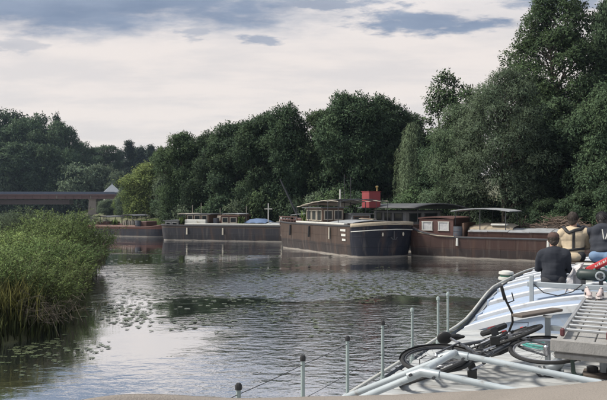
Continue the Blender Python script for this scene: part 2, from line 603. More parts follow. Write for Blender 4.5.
PROFILE = {
    'round': lambda h: np.sqrt(np.clip(1 - (2 * h - 0.95) ** 2, 0, 1)) ** 0.85,
    'tall': lambda h: np.clip(1.15 * np.sqrt(np.clip(1 - (1.5 * h - 0.45) ** 2, 0.02, 1)), 0.1, 1.05),
    'broad': lambda h: np.clip(1.1 * (1 - h ** 3.2) ** 0.6 * (0.55 + 0.6 * h ** 0.4), 0.05, 1.1),
    'cone': lambda h: np.clip(1.02 - h, 0.03, 1) ** 0.9,
}
def tree_meshes(seed, H, Rad, base, nblob, nleaf, leaf, prof, mleaf, mbark, blob=(0.2, 0.34), squash=0.72, droop=0.25, airy=0.0, trunk_r=None, lw=0.55):
    rg = np.random.default_rng(seed)
    f = PROFILE[prof]
    ch = H - base
    hs = np.sort(rg.uniform(0.02, 0.97, nblob))
    th = rg.uniform(0, 2 * np.pi, nblob) + np.arange(nblob) * 2.4
    lop = 1 + 0.22 * np.sin(th * 2 + rg.uniform(0, 6)) + 0.15 * np.sin(3 * th + 7 * hs)
    rho = f(hs) * Rad * lop * np.sqrt(rg.uniform(0.15, 1.0, nblob)) * 0.82
    rb = Rad * rg.uniform(blob[0], blob[1], nblob) * (0.6 + 0.5 * f(hs))
    C = np.stack([rho * np.cos(th), rho * np.sin(th), base + ch * hs * 0.93 + rb * 0.2], 1)
    # leaves grouped on twigs
    wts = rb ** 2; wts /= wts.sum()
    ntw = nleaf // 6
    bi = rg.choice(nblob, ntw, p=wts)
    d = unit(rg.normal(size=(ntw, 3)))
    d[:, 2] = np.abs(d[:, 2]) * np.where(rg.uniform(size=ntw) < 0.75, 1, -1)
    rad = rb[bi] * (0.45 + 0.62 * rg.uniform(size=ntw) ** 0.6 + airy * rg.uniform(-0.2, 0.6, ntw))
    T = C[bi] + d * rad[:, None] * np.array([1, 1, squash])
    tdir = unit(d + 0.7 * rg.normal(size=(ntw, 3)) + np.array([0, 0, -droop]))
    k = 6
    P = np.repeat(T, k, 0) + np.repeat(tdir, k, 0) * (np.tile(np.arange(k), ntw)[:, None] * leaf * 0.42) + rg.normal(size=(ntw * k, 3)) * leaf * 0.25
    D = unit(np.repeat(tdir, k, 0) + 0.8 * rg.normal(size=(ntw * k, 3)) + np.array([0, 0, -droop]))
    Nn = unit(0.6 * np.repeat(d, k, 0) + np.array([0, 0, 0.7]) + 0.6 * rg.normal(size=(ntw * k, 3)))
    V, F = leaf_quads(P, D, Nn, leaf * rg.uniform(0.7, 1.4, ntw * k), leaf * lw * rg.uniform(0.7, 1.3, ntw * k))
    V[:, 2] = np.maximum(V[:, 2], 0.05)
    cen = np.array([0, 0, base + ch * .45])
    out = unit((P - cen) / np.array([Rad, Rad, ch * .6]))
    nn = unit(0.75 * np.repeat(d, k, 0) + 0.45 * out + np.array([0, 0, 0.2]) + 0.32 * rg.normal(size=P.shape))
    crown = np_mesh('crown', V, F, mleaf, nrm=np.repeat(nn, 4, 0))
    mb = MB()
    tr = trunk_r or H * 0.018
    lean = rg.normal(size=2) * 0.03 * H
    top = H * (0.9 if prof == 'cone' else 0.72)
    tp = [(lean[0] * q ** 2 + 0.04 * tr * math.sin(9 * q), lean[1] * q ** 2, top * q - 0.3 * (1 - q)) for q in np.linspace(0, 1, 8)]
    mb.tube(tp, [tr * (1.5 if i == 0 else 1.0) * (1 - 0.85 * i / 7) + 0.01 for i in range(8)], 8)
    for i in range(0, nblob, 1 if nblob < 60 else 2):
        c = C[i]
        q = min(max((c[2] - 0.6 * rho[i] - rb[i] * .3) / top, 0.12), 0.97)
        s = Vector((lean[0] * q ** 2, lean[1] * q ** 2, top * q))
        e = Vector(c)
        md = s.lerp(e, 0.5) + Vector((rg.normal() * .05 * Rad, rg.normal() * .05 * Rad, 0.06 * Rad))
        r0 = tr * (1 - 0.8 * q) * 0.5 + 0.008 * Rad
        mb.tube([s, s.lerp(md, .5) + Vector((0, 0, .02 * Rad)), md, md.lerp(e, .6), e], [r0, r0 * .8, r0 * .6, r0 * .38, r0 * .18], 5, cap=False)
    trunk = mb.mesh('trunk', mbark, True)
    return trunk, crown

m_bark = material('bark', (0.075, 0.058, 0.045), 0.95, (0.045, 0.038, 0.032), scale=3, stretch=(1, 1, .25), bump=0.03, bscale=10)
m_leaf_dark = leaf_material('leaf_dark', (0.046, 0.080, 0.048), (0.074, 0.112, 0.055), scale=0.35)
m_leaf_mid = leaf_material('leaf_mid', (0.056, 0.092, 0.047), (0.086, 0.126, 0.056), scale=0.35)
m_leaf_silver = leaf_material('leaf_silver', (0.086, 0.122, 0.078), (0.126, 0.164, 0.100), scale=0.45)
m_leaf_yellow = leaf_material('leaf_yellow', (0.115, 0.165, 0.050), (0.16, 0.20, 0.068), scale=0.4)
m_leaf_willow = leaf_material('leaf_willow', (0.092, 0.135, 0.078), (0.130, 0.175, 0.10), scale=0.6)
m_leaf_far = leaf_material('leaf_far', (0.052, 0.090, 0.054), (0.080, 0.122, 0.062), scale=0.12)
m_leaf_conifer = leaf_material('leaf_conifer', (0.026, 0.044, 0.034), (0.038, 0.058, 0.038), trans=0.15, scale=0.2)

def place_tree(name, meshes, loc, rz, sc, label, group=None):
    e = empty(name, loc, rz)
    e.scale = sc if isinstance(sc, (tuple, list)) else (sc, sc, sc)
    tag(e, label, 'tree', group)
    add_mesh('trunk', meshes[0], e)
    add_mesh('crown', meshes[1], e)
    return e
def tree_at(name, meshes, mh, mr, px, Y, top_y, width_px, label, group=None, rz=None, base_z=None):
    """scale a unit tree so that it reaches the given height and width where it stands"""
    x = (px - CX) / FPX * Y
    z0 = ground_z(x, Y) - 0.1 if base_z is None else base_z
    ztop = CAMZ + (HY - top_y) / FPX * Y
    sz = (ztop - z0) / mh
    sr = (width_px / 2 / FPX * Y) / mr
    return place_tree(name, meshes, (x, Y, z0), rnd.uniform(0, 6.28) if rz is None else rz, (sr, sr, sz), label, group)

# -- dark trees along the far bank behind the moored barges
V1 = [tree_meshes(11 + i, 12.0, 3.4, 1.0, 80, 60000, 0.21, p, m_leaf_dark if i != 1 else m_leaf_mid, m_bark) for i, p in enumerate(('round', 'tall', 'broad', 'tall'))]
bank = [(180, 82, 128, 34, 1, 'slim dark tree at left end of the bank row above the long barge'),
        (207, 80, 127, 42, 0, 'dark round tree second in the bank row, above the small brown cabin'),
        (236, 77, 119, 46, 2, 'dark leafy tree on the bank above the cross-shaped mast'),
        (264, 73, 110, 46, 3, 'dark tree on the bank behind the leaning derrick pole'),
        (292, 70, 99, 44, 0, 'tall dark tree on the bank behind the brown barge stern'),
        (322, 70, 104, 46, 1, 'dark tree on the bank behind the brown barge wheelhouse mast'),
        (352, 66, 90, 50, 2, 'tallest dark tree on the bank left of the red box'),
        (382, 67, 92, 48, 3, 'tall dark tree on the bank right behind the red box'),
        (404, 71, 106, 38, 0, 'dark tree just behind and left of the weeping willow')]
for px, Y, ty, wd, k, lab in bank:
    tree_at('bank_tree', V1[k], 12.0, 3.3, px, Y, ty, wd * 1.25, lab, 'dark trees along the far bank')
for px, Y, ty, wd, k, lab in ((222, 86, 140, 60, 0, ''), (278, 84, 125, 60, 2, ''), (335, 80, 112, 60, 1, ''), (372, 80, 108, 60, 3, ''), (194, 90, 140, 44, 2, '')):
    tree_at('bank_tree', V1[k], 12.0, 3.3, px, Y, ty, wd, 'dark tree filling the gaps behind the front bank row', 'second row of dark bank trees')

# -- undergrowth on that bank
def bush_mesh(seed, H, Rad, n, leaf, mleaf, nblob=26, prof='broad', **k):
    return tree_meshes(seed, H, Rad, 0.05, nblob, n, leaf, prof, mleaf, m_bark, blob=(0.22, 0.4), trunk_r=0.05, **k)
UB = [bush_mesh(31, 3.0, 2.2, 9000, 0.22, m_leaf_dark), bush_mesh(32, 3.0, 2.2, 9000, 0.22, m_leaf_mid), bush_mesh(33, 2.6, 2.2, 9000, 0.20, m_leaf_silver)]
ylist = [(33, 34), (31, 35.5), (29.5, 37), (28, 38.5), (26.2, 40), (24.3, 42), (22.4, 43), (20.5, 45), (18.8, 46.5), (17, 48), (15, 50), (13, 52), (11, 54), (9.2, 56.5),
         (7, 59), (5, 61.5), (2.8, 63), (0.5, 64.5), (-2, 67), (-4.2, 69), (-6.5, 71), (-9, 73.5), (-11.5, 76), (-14, 79), (-16.4, 82), (-18, 87), (-19.6, 92), (-21.5, 98)]
for i, (x, y) in enumerate(ylist):
    mk = UB[(i * 7) % 3]
    s = rnd.uniform(0.8, 1.25)
    e = empty('bank_bush', (x + 1.0, y + 1.0, ground_z(x + 1, y + 1) - 0.15), rnd.uniform(0, 6.28))
    e.scale = (s, s, s * rnd.uniform(0.85, 1.15))
    tag(e, 'low leafy bush in the undergrowth strip behind the barges', 'bush', 'undergrowth along the far bank')
    add_mesh('trunk', mk[0], e); add_mesh('crown', mk[1], e)

# -- weeping willow
def willow_meshes(seed, H, Rad, nstr, mleaf):
    rg = np.random.default_rng(seed)
    Ps, Ds, Ns, Ls = [], [], [], []
    mb = MB()
    mb.tube([(0, 0, -.2), (0.1, 0, H * .25), (0.0, 0.1, H * .5), (-0.1, 0, H * .8)], [.3, .22, .16, .05], 8)
    for i in range(nstr):
        h = rg.uniform(0.0, 1.0)
        th = rg.uniform(0, 6.283)
        zt = H * (0.42 + 0.56 * h ** 0.7)
        rr = Rad * (0.12 + 0.88 * math.sqrt(max(0, 1 - h ** 2.2))) * rg.uniform(0.45, 1.0) * (1 + 0.25 * math.sin(3 * th) + .1 * math.sin(7 * th))
        L = rg.uniform(0.25, 0.95) * (zt - 0.8)
        n = int(L / 0.10)
        q = np.linspace(0, 1, n)
        out = np.array([math.cos(th), math.sin(th)])
        x = out[0] * (rr + 0.35 * np.sqrt(q)) + 0.05 * np.sin(q * 8 + i)
        y = out[1] * (rr + 0.35 * np.sqrt(q)) + 0.05 * np.cos(q * 7 + i)
        z = zt + 0.3 * np.sin(q * 3.1) * (1 - q) - L * q
        P = np.stack([x, y, z], 1)
        for rep in range(2):
            Ps.append(P + rg.normal(size=P.shape) * 0.05)
            Ds.append(unit(np.array([0, 0, -1.0]) + 0.45 * rg.normal(size=P.shape)))
            Ns.append(unit(rg.normal(size=P.shape) + np.array([out[0], out[1], 0.4])))
        if i % 6 == 0:
            mb.tube([(0, 0, zt * .6), (out[0] * rr * .5, out[1] * rr * .5, zt * .95), (out[0] * rr, out[1] * rr, zt)], [.05, .03, .012], 5, cap=False)
    P = np.concatenate(Ps); D = np.concatenate(Ds); Nn = np.concatenate(Ns)
    V, F = leaf_quads(P, D, Nn, rg.uniform(.16, .3, len(P)), rg.uniform(.04, .08, len(P)))
    nn = unit(np.stack([P[:, 0], P[:, 1], 0 * P[:, 0] + .5], 1) + .45 * rg.normal(size=P.shape))
    return mb.mesh('trunk', m_bark, True), np_mesh('crown', V, F, mleaf, nrm=np.repeat(nn, 4, 0))
WIL = willow_meshes(5, 11.0, 1.7, 560, m_leaf_willow)
tree_at('willow_tree', WIL, 11.2, 1.9, 414, 59, 117, 36, 'pale weeping willow with hanging strands between dark trees')

# -- big trees on the right
AIRY = tree_meshes(51, 16.0, 2.2, 3.0, 70, 11000, 0.26, 'tall', m_leaf_mid, m_bark, blob=(0.14, 0.26), airy=0.5)
tree_at('tall_tree', AIRY, 16.0, 2.2, 445, 63, 64, 46, 'slender airy tree with thin top rising behind the willow')
tree_at('tall_tree', AIRY, 16.0, 2.2, 468, 60, 80, 36, 'small airy tree showing in the notch left of the huge tree', rz=2.0)
LIGHTW = tree_meshes(52, 11.0, 3.0, 0.6, 70, 50000, 0.17, 'round', m_leaf_willow, m_bark, droop=0.5, lw=0.35)
tree_at('willow_tree', LIGHTW, 11.0, 3.0, 458, 51, 99, 58, 'pale green bushy willow right of the weeping willow')
DK2 = tree_meshes(55, 11.0, 3.0, 0.4, 60, 38000, 0.20, 'broad', m_leaf_dark, m_bark)
tree_at('bank_tree', DK2, 11.0, 3.0, 438, 56, 128, 48, 'dark tree between the weeping willow and pale bushy willow')
SILV = tree_meshes(53, 14.0, 4.4, 0.3, 130, 110000, 0.165, 'broad', m_leaf_silver, m_bark, droop=0.5, lw=0.33, blob=(0.15, 0.27))
tree_at('silver_willow_tree', SILV, 14.0, 4.4, 505, 47, 62, 118, 'huge grey green silver willow above the covered barge hatches')
TALL = tree_meshes(54, 22.0, 5.2, 3.0, 160, 100000, 0.22, 'tall', m_leaf_mid, m_bark, blob=(0.12, 0.24), airy=0.45)
tree_at('tall_tree', TALL, 22.0, 5.2, 556, 57, -22, 116, 'tallest tree at top right with loose leaves against the sky')
tree_at('tall_tree', V1[3], 12.0, 3.3, 612, 60, -12, 60, 'tall dark tree cut by the right edge of the picture')
RT = tree_meshes(56, 12.0, 3.2, 0.3, 80, 55000, 0.18, 'tall', m_leaf_dark, m_bark, droop=0.4)
tree_at('bank_tree', RT, 12.0, 3.2, 604, 43, 72, 76, 'dark drooping tree at the right edge above the two seated people')
tree_at('bank_tree', DK2, 11.0, 3.0, 560, 50, 96, 92, 'dark tree in the hollow between silver willow and right edge')
tree_at('bank_tree', DK2, 11.0, 3.0, 655, 46, 30, 110, 'dark tree outside the right edge reflected in the water', rz=1.0)
for px, Y, ty, wd, lab in ((585, 40.5, 188, 60, 'rounded green bush behind the heads of the seated people'),
                           (545, 42.5, 196, 46, 'low green bush behind the heap of brushwood'),
                           (615, 39, 176, 50, 'tall green bush at the right picture edge')):
    tree_at('bank_bush', DK2, 11.0, 3.0, px, Y, ty, wd, lab)['category'] = 'bush'

# -- yellow green willows left of the row, by the bridge
YW = tree_meshes(61, 9.0, 3.6, 0.2, 60, 26000, 0.30, 'broad', m_leaf_yellow, m_bark, droop=0.4, lw=0.4)
tree_at('willow_tree', YW, 9.0, 3.6, 152, 112, 163, 54, 'bright yellow green willow on the bank right of the bridge')
tree_at('willow_tree', YW, 9.0, 3.6, 137, 118, 172, 30, 'smaller yellow green willow beside the bridge end', rz=2.2)
GW = tree_meshes(62, 9.0, 3.6, 0.2, 60, 22000, 0.32, 'round', m_leaf_silver, m_bark, droop=0.4, lw=0.4)
tree_at('willow_tree', GW, 9.0, 3.6, 168, 104, 170, 30, 'grey green willow left of the dark bank row')
tree_at('willow_tree', YW, 9.0, 3.6, 121, 150, 195, 16, 'small yellowish bush under the end of the bridge', rz=4.0)
tree_at('willow_tree', GW, 9.0, 3.6, 108, 160, 199, 22, 'low grey green bush between bridge pier and small house', rz=1.0)
tree_at('willow_tree', GW, 9.0, 3.6, 126, 128, 186, 22, 'small grey green willow at the foot of the bridge')

# -- wooded hill beyond the bridge
HV = [tree_meshes(71 + i, 20.0, 6.0, 1.5, 60, 22000, 0.46, p, m_leaf_far, m_bark) for i, p in enumerate(('round', 'broad', 'tall'))]
CV = [tree_meshes(75 + i, 22.0, 3.6, 1.0, 60, 9000, 0.6, 'cone', m_leaf_conifer, m_bark, blob=(0.22, 0.34)) for i in range(2)]
hill = [(-40, 226, 112, 60), (-14, 232, 108, 56), (8, 236, 107, 50), (28, 226, 115, 44), (42, 240, 111, 42), (58, 232, 118, 36), (70, 236, 124, 24), (82, 246, 140, 28),
        (96, 250, 146, 26), (108, 248, 144, 26), (20, 216, 140, 46), (-10, 216, 138, 50), (46, 218, 142, 42), (66, 218, 146, 34), (4, 222, 126, 44), (36, 222, 128, 42), (90, 236, 154, 30)]
for i, (px, Y, ty, wd) in enumerate(hill):
    ordw = ['', 'first', 'second', 'third', 'fourth', 'fifth', 'sixth', 'seventh', 'eighth', 'ninth']
    lab = ('dark leafy tree on the hill wood skyline, %s from the left picture edge' % ordw[i]) if 0 < i < 10 else 'dark leafy tree in the lower front of the hill wood'
    tree_at('hill_tree', HV[i % 3], 20.0, 6.0, px, Y, ty, wd * 1.1, lab, 'wood on the hill beyond the bridge')
for i, (px, Y, ty, wd) in enumerate([(57, 236, 110, 9), (120, 276, 148, 14), (129, 268, 139, 15), (140, 272, 144, 14), (151, 270, 143, 13), (160, 276, 146, 14), (168, 270, 145, 13), (134, 284, 146, 16), (146, 286, 148, 16), (176, 278, 146, 16), (188, 280, 150, 16)]):
    tree_at('conifer_tree', CV[i % 2], 22.0, 3.4, px, Y, ty, wd * 1.25, ['dark pointed conifer rising alone out of the hill wood', 'dark conifer, first from the left in the skyline row right of the hill wood', 'tallest dark conifer in the skyline row, second from its left end',
      'dark conifer third from the left in the skyline row', 'dark conifer fourth from the left in the skyline row', 'dark conifer fifth from the left in the skyline row', 'dark conifer at the right end of the skyline row, beside the dark bank trees'][i] if i < 7 else 'dark conifer standing behind the front skyline row', 'skyline conifers' if i else None)
GV = [tree_meshes(78 + i, 12.0, 5.5, 0.3, 50, 12000, 0.5, 'round', m_leaf_silver, m_bark, droop=.3, lw=.5) for i in range(2)]
for i, (px, Y, ty, wd, lab) in enumerate([(80, 214, 163, 44, 'large grey green round tree standing right behind the bridge'), (102, 220, 166, 34, 'grey green round tree beside the pyramid roofed house'),
        (118, 210, 170, 22, 'grey green tree right of the pyramid roof'), (4, 212, 172, 26, 'grey green tree behind the bridge at the left edge'), (64, 226, 158, 30, 'pale round tree at the foot of the hill wood'), (30, 222, 178, 36, 'low dry hedge tree on the slope above the bridge'), (52, 216, 180, 26, 'low rounded tree between bridge and hill wood')]):
    tree_at('round_tree', GV[i % 2], 12.0, 5.5, px, Y, ty, wd * 1.1, lab)

# ------------------------------------------------------------------ left bank: stems with narrow leaves
def stem_shrub(seed, Rad, H, nst, nlf, leaf, lw, mleaf, mstem, spread=0.5, lean=(0, 0), arch=0.25, up=0.9):
    rg = np.random.default_rng(seed)
    q = np.linspace(0.18, 1, nlf)
    a = rg.uniform(0, 6.283, nst); r = Rad * np.sqrt(rg.uniform(0, 1, nst))
    bx, by = r * np.cos(a) * .75, r * np.sin(a) * .75
    hh = H * (1 - 0.45 * (r / Rad) ** 2) * rg.uniform(0.62, 1.05, nst)
    ox = np.cos(a) * r / Rad * spread * hh + rg.normal(size=nst) * .16 * hh + lean[0] * hh
    oy = np.sin(a) * r / Rad * spread * hh + rg.normal(size=nst) * .16 * hh + lean[1] * hh
    X = bx[:, None] + ox[:, None] * q ** 1.5; Yv = by[:, None] + oy[:, None] * q ** 1.5
    Z = hh[:, None] * (q * (1 + arch) - arch * q ** 3)
    P = np.stack([X, Yv, Z], -1).reshape(-1, 3)
    n = len(P)
    tang = np.gradient(np.stack([X, Yv, Z], -1), axis=1).reshape(-1, 3)
    tang = unit(tang)
    side = unit(rg.normal(size=(n, 3)))
    D = unit(tang * up + side * 0.8 + np.array([0, 0, -0.12]))
    Nn = unit(np.array([0, 0, .8]) + 0.6 * rg.normal(size=(n, 3)))
    V, F = leaf_quads(P + rg.normal(size=(n, 3)) * .03, D, Nn, leaf * rg.uniform(.6, 1.35, n), leaf * lw * rg.uniform(.7, 1.3, n))
    nn = unit(np.stack([P[:, 0] / Rad, P[:, 1] / Rad, .15 + P[:, 2] / H * .9], 1) * .8 + .5 * rg.normal(size=P.shape))
    fol = np_mesh('foliage', V, F, mleaf, nrm=np.repeat(nn, 4, 0))
    # stems: three-sided
    mb = []
    qs = np.linspace(0, 1, 5)
    SX = bx[:, None] + ox[:, None] * qs ** 1.5; SY = by[:, None] + oy[:, None] * qs ** 1.5
    SZ = hh[:, None] * (qs * (1 + arch) - arch * qs ** 3) - 0.15 * (1 - qs)
    S = np.stack([SX, SY, SZ], -1)
    rad = (0.010 * (1 - 0.75 * qs))[None, :, None, None]
    ang = np.arange(3) * 2.094
    ring = np.stack([np.cos(ang), np.sin(ang), 0 * ang], -1)[None, None]
    SV = (S[:, :, None, :] + ring * rad).reshape(-1, 3)
    ii = np.arange(nst * 5 * 3).reshape(nst, 5, 3)
    Fs = np.stack([ii[:, :-1, :], np.roll(ii, -1, 2)[:, :-1, :], np.roll(ii, -1, 2)[:, 1:, :], ii[:, 1:, :]], -1).reshape(-1, 4)
    stm = np_mesh('stems', SV, Fs, mstem)
    return fol, stm
m_stem = material('green_stem', (0.07, 0.075, 0.035), 0.8, (0.09, 0.07, 0.04))
m_dead = material('dead_stem', (0.095, 0.075, 0.05), 0.9, (0.06, 0.05, 0.038), scale=4)
m_osier = leaf_material('leaf_osier', (0.17, 0.25, 0.080), (0.23, 0.30, 0.12), scale=0.9, island=0.45)
m_osier_d = leaf_material('leaf_osier_dark', (0.13, 0.20, 0.070), (0.18, 0.245, 0.10), scale=0.9, island=0.45)
m_tuft = leaf_material('leaf_tuft_yellow', (0.17, 0.18, 0.06), (0.22, 0.21, 0.08), scale=2)
m_grass = leaf_material('leaf_grass', (0.085, 0.12, 0.040), (0.14, 0.14, 0.06), scale=0.8)
SH = [stem_shrub(81, 1.6, 2.3, 300, 34, 0.13, 0.17, m_osier, m_stem, 0.30),
      stem_shrub(82, 1.6, 2.3, 320, 32, 0.14, 0.15, m_osier_d, m_stem, 0.36),
      stem_shrub(83, 2.2, 2.6, 330, 34, 0.15, 0.19, m_leaf_silver, m_stem, 0.6, arch=0.5, up=.6),
      stem_shrub(84, 2.2, 2.6, 420, 36, 0.14, 0.22, m_osier_d, m_stem, 0.55, arch=0.5, up=.6)]
def shrub_at(name, me, px, Y, s, lab, sz=1.0, group=None, rz=None, cat='shrub', dx=0):
    x = (px - CX) / FPX * Y + dx - (.60 if Y < 28 else .2 if Y < 40 else 0)
    e = empty(name, (x, Y, max(ground_z(x, Y), -0.15) - 0.05), rnd.uniform(0, 6.28) if rz is None else rz)
    e.scale = (s * .92, s * .92, s * sz * (.86 if Y < 19 else .74 if Y < 28 else 1.04 if Y < 40 else 1.0 if lab.startswith('grey green bush') else .72))
    tag(e, lab, cat, group)
    add_mesh('foliage', me[0], e); add_mesh('stems', me[1], e)
    return e
near_shrubs = [(58, 17.6, 0.95, 0, 0.62, 'green leafy osier shrub at the water edge, rightmost of the near clump'),
               (28, 17.2, 1.0, 1, 0.69, 'dark green osier shrub at the water edge behind brown dead stems'),
               (-6, 16.6, 1.0, 0, 0.72, 'green osier shrub cut by the left picture edge at the water'),
               (66, 20.4, 1.1, 0, 0.69, 'green osier shrub second row, nearest to the lily pads'),
               (36, 20.8, 1.15, 1, 0.72, 'tall green osier shrub in the middle of the left clump'),
               (4, 20.2, 1.15, 0, 0.74, 'tall green osier shrub behind the yellow tuft'),
               (70, 24.2, 1.2, 1, 0.67, 'green osier shrub just in front of the overhanging willow shrub'),
               (44, 25.0, 1.3, 0, 0.69, 'osier shrub at the top of the left clump'),
               (14, 25.6, 1.3, 1, 0.69, 'osier shrub at the top left of the left clump')]
for px, Y, s, k, sz, lab in near_shrubs:
    shrub_at('osier_shrub', SH[k], px, Y, s, lab, sz, 'osier shrubs on the left bank')
shrub_at('willow_shrub', SH[3], 77, 29.5, 0.92, 'willow shrub leaning out over the water with drooping branches', 0.95)
shrub_at('willow_shrub', SH[3], 52, 32, 1.0, 'broad willow shrub inland of the one leaning over water', 0.86)
shrub_at('willow_shrub', SH[3], 90, 30.5, 0.55, 'small willow shrub spreading low over the water', 0.9)
for px, Y, s, lab in ((26, 46, 1.0, 'grey green bush on the left bank below the bridge'), (10, 52, .95, 'far grey green bush on the left bank at the picture edge'), (44, 52, .95, 'rounded far bush on the left bank under the bridge'), (62, 60, 0.9, 'far low bush on the left bank by the moored boats')):
    shrub_at('willow_shrub', SH[2], px, Y, s, lab, 0.9)
for px, Y, s in ((4, 88, 1.0), (22, 96, 1.25), (38, 104, 1.1), (52, 112, 1.3), (64, 120, 1.1), (78, 130, 1.3), (14, 130, 1.4), (46, 138, 1.3)):
    shrub_at('willow_shrub', SH[2], px, Y, s, 'low far bush in the green belt under the bridge', 0.8, 'bushes under the bridge')

def blades(seed, pts, h, wd, mat, spread=0.5, k=9):
    """clump of arching blades"""
    rg = np.random.default_rng(seed)
    P0 = np.repeat(np.asarray(pts, float), k, 0)
    n = len(P0)
    a = rg.uniform(0, 6.283, n)
    P0[:, :2] += rg.normal(size=(n, 2)) * 0.10
    H = h * rg.uniform(.55, 1.2, n)
    out = np.stack([np.cos(a), np.sin(a), 0 * a], 1) * (spread * H * rg.uniform(.2, 1, n))[:, None]
    up = np.array([0, 0, 1.0])
    p1 = P0 + out * .3 + up * (H * .6)[:, None]
    p2 = P0 + out + up * (H * .95)[:, None]
    s = np.stack([-np.sin(a), np.cos(a), 0 * a], 1) * wd
    V = np.stack([P0 - s / 2, P0 + s / 2, p1 + s * .4, p1 - s * .4, p2 + s * .05, p2 - s * .05], 1).reshape(-1, 3)
    b = np.arange(n)[:, None] * 6
    F = np.concatenate([b + np.array([0, 1, 2, 3]), b + np.array([3, 2, 4, 5])])
    nn = unit(np.array([0, 0, .8]) + out / np.maximum(H, .01)[:, None] + .5 * rg.normal(size=out.shape))
    return np_mesh('blades', V, F, mat, nrm=np.repeat(nn, 6, 0))
# yellow tufts and dead stems at the waters edge
e = empty('grass_tuft', PX(4, 0, 15.8) * Vector((1, 1, 0)) if False else (PX(4, 300, 15.8).x, 15.8, 0.1))
tag(e, 'yellowish grass tuft hanging over the water at the left picture edge', 'grass tuft')
rg = np.random.default_rng(3)
add_mesh('blades', blades(4, np.stack([rg.normal(size=60) * .28, rg.normal(size=60) * .3, rg.uniform(0, .5, 60)], 1), 1.0, .018, m_tuft, 0.8, 12), e)
def dead_clump(loc, n, seed, lab):
    rg = np.random.default_rng(seed)
    e = empty('dead_stems', loc)
    tag(e, lab, 'dead stems')
    mb = MB()
    for i in range(n):
        x = rg.normal() * .55
        l = rg.uniform(.5, 1.15)
        a = rg.uniform(-1.2, 1.2)
        d = Vector((math.sin(a) * .8, -.55 - .3 * rg.uniform(), rg.uniform(.1, .75)))
        p = Vector((x, rg.normal() * .2, rg.uniform(0, .45)))
        mb.tube([p, p + d * l * .5 + Vector((0, 0, .1)), p + d * l - Vector((0, 0, .30 * l))], [.007, .005, .002], 4, cap=False)
        for j in range(2):
            q = p + d * l * rg.uniform(.3, .8)
            mb.tube([q, q + Vector((rg.normal() * .22, -.12, rg.uniform(-.05, .2)))], [.004, .0015], 3, cap=False)
    mb.build('twigs', m_dead, e)
dead_clump((PX(36, 300, 15.6).x, 15.9, 0.25), 34, 9, 'tangle of brown dead stems at the foot of the left shrubs')
dead_clump((PX(60, 300, 15.9).x, 16.2, 0.2), 18, 10, 'brown dead stems drooping to the water at the shrub corner')
# meadow grass on the left bank
rg = np.random.default_rng(12)
n = 5200
yy = 14 + 46 * rg.uniform(size=n) ** 1.6
xx = np.interp(yy, YB, XLV) - 7 * rg.uniform(size=n) ** 1.4 * (0.6 + yy / 30)
zz = terrain(xx, yy)
kq = zz > -0.02
gr = add_mesh('bank_grass', blades(13, np.stack([xx, yy, zz - .03], 1)[kq], .62, .022, m_grass, 0.5, 10))
tag(gr, 'tall grass covering the left bank', kind='stuff')
rg = np.random.default_rng(14)
n = 5000
tq = rg.uniform(size=n)
yy = 32 + 66 * tq
xx = np.interp(yy, YR, XRV) + 0.2 + 6 * rg.uniform(size=n) ** 1.3
zz = terrain(xx, yy)
gr = add_mesh('far_bank_grass', blades(15, np.stack([xx, yy, zz - .03], 1)[zz > 0], .45, .03, m_osier_d, 0.5, 7))
tag(gr, 'rough grass at the water line behind the barges', kind='stuff')

# lily pads -------------------------------------------------------
m_pad = material('lily_pad', (0.050, 0.070, 0.034), 0.25, (0.085, 0.095, 0.055), scale=0.8, spec=0.6, island=0.35)
rg = np.random.default_rng(21)
pads = []
def spray(n, x0, x1, y0, y1, r0, r1, clump):
    cs = [(rg.uniform(x0, x1), rg.uniform(y0, y1)) for _ in range(max(1, n // clump))]
    for i in range(n):
        c = cs[rg.integers(len(cs))]
        px, py = c[0] + rg.normal() * 9, c[1] + rg.normal() * 2.2
        p = PZ(px, max(py, 232), 0.0)
        pads.append((p.x + rg.normal() * .25, p.y + rg.normal() * .5, rg.uniform(r0, r1)))
spray(260, 92, 150, 302, 324, .04, .09, 14)
spray(300, 92, 185, 258, 300, .05, .11, 10)
spray(110, 20, 85, 344, 351, .04, .075, 26)
spray(24, 0, 60, 352, 370, .03, .06, 8)
spray(420, 190, 400, 268, 300, .05, .12, 8)
spray(420, 330, 455, 272, 296, .05, .11, 8)
spray(150, 180, 330, 300, 335, .05, .10, 6)
spray(120, 160, 330, 248, 266, .08, .16, 8)
PV, PF = [], []
for x, y, r in pads:
    if np.interp(y, YB, XLV) > x - .1: continue
    a0 = rg.uniform(0, 6.28)
    b = len(PV)
    tilt = rg.normal(size=2) * .05
    PV.append((x, y, .008))
    for k in range(8):
        an = a0 + 0.2 + (2 * math.pi - .4) * k / 7
        dx, dy = r * math.cos(an), r * math.sin(an)
        PV.append((x + dx, y + dy, .012 + abs(dx * tilt[0] + dy * tilt[1]) + .004 * math.sin(3 * an)))
    PF += [(b, b + 1 + k, b + 2 + k) for k in range(7)]
lp = add_mesh('lily_pads', np_mesh('lily_pads', PV, PF, m_pad))
tag(lp, 'scattered floating lily pads on the river', kind='stuff')
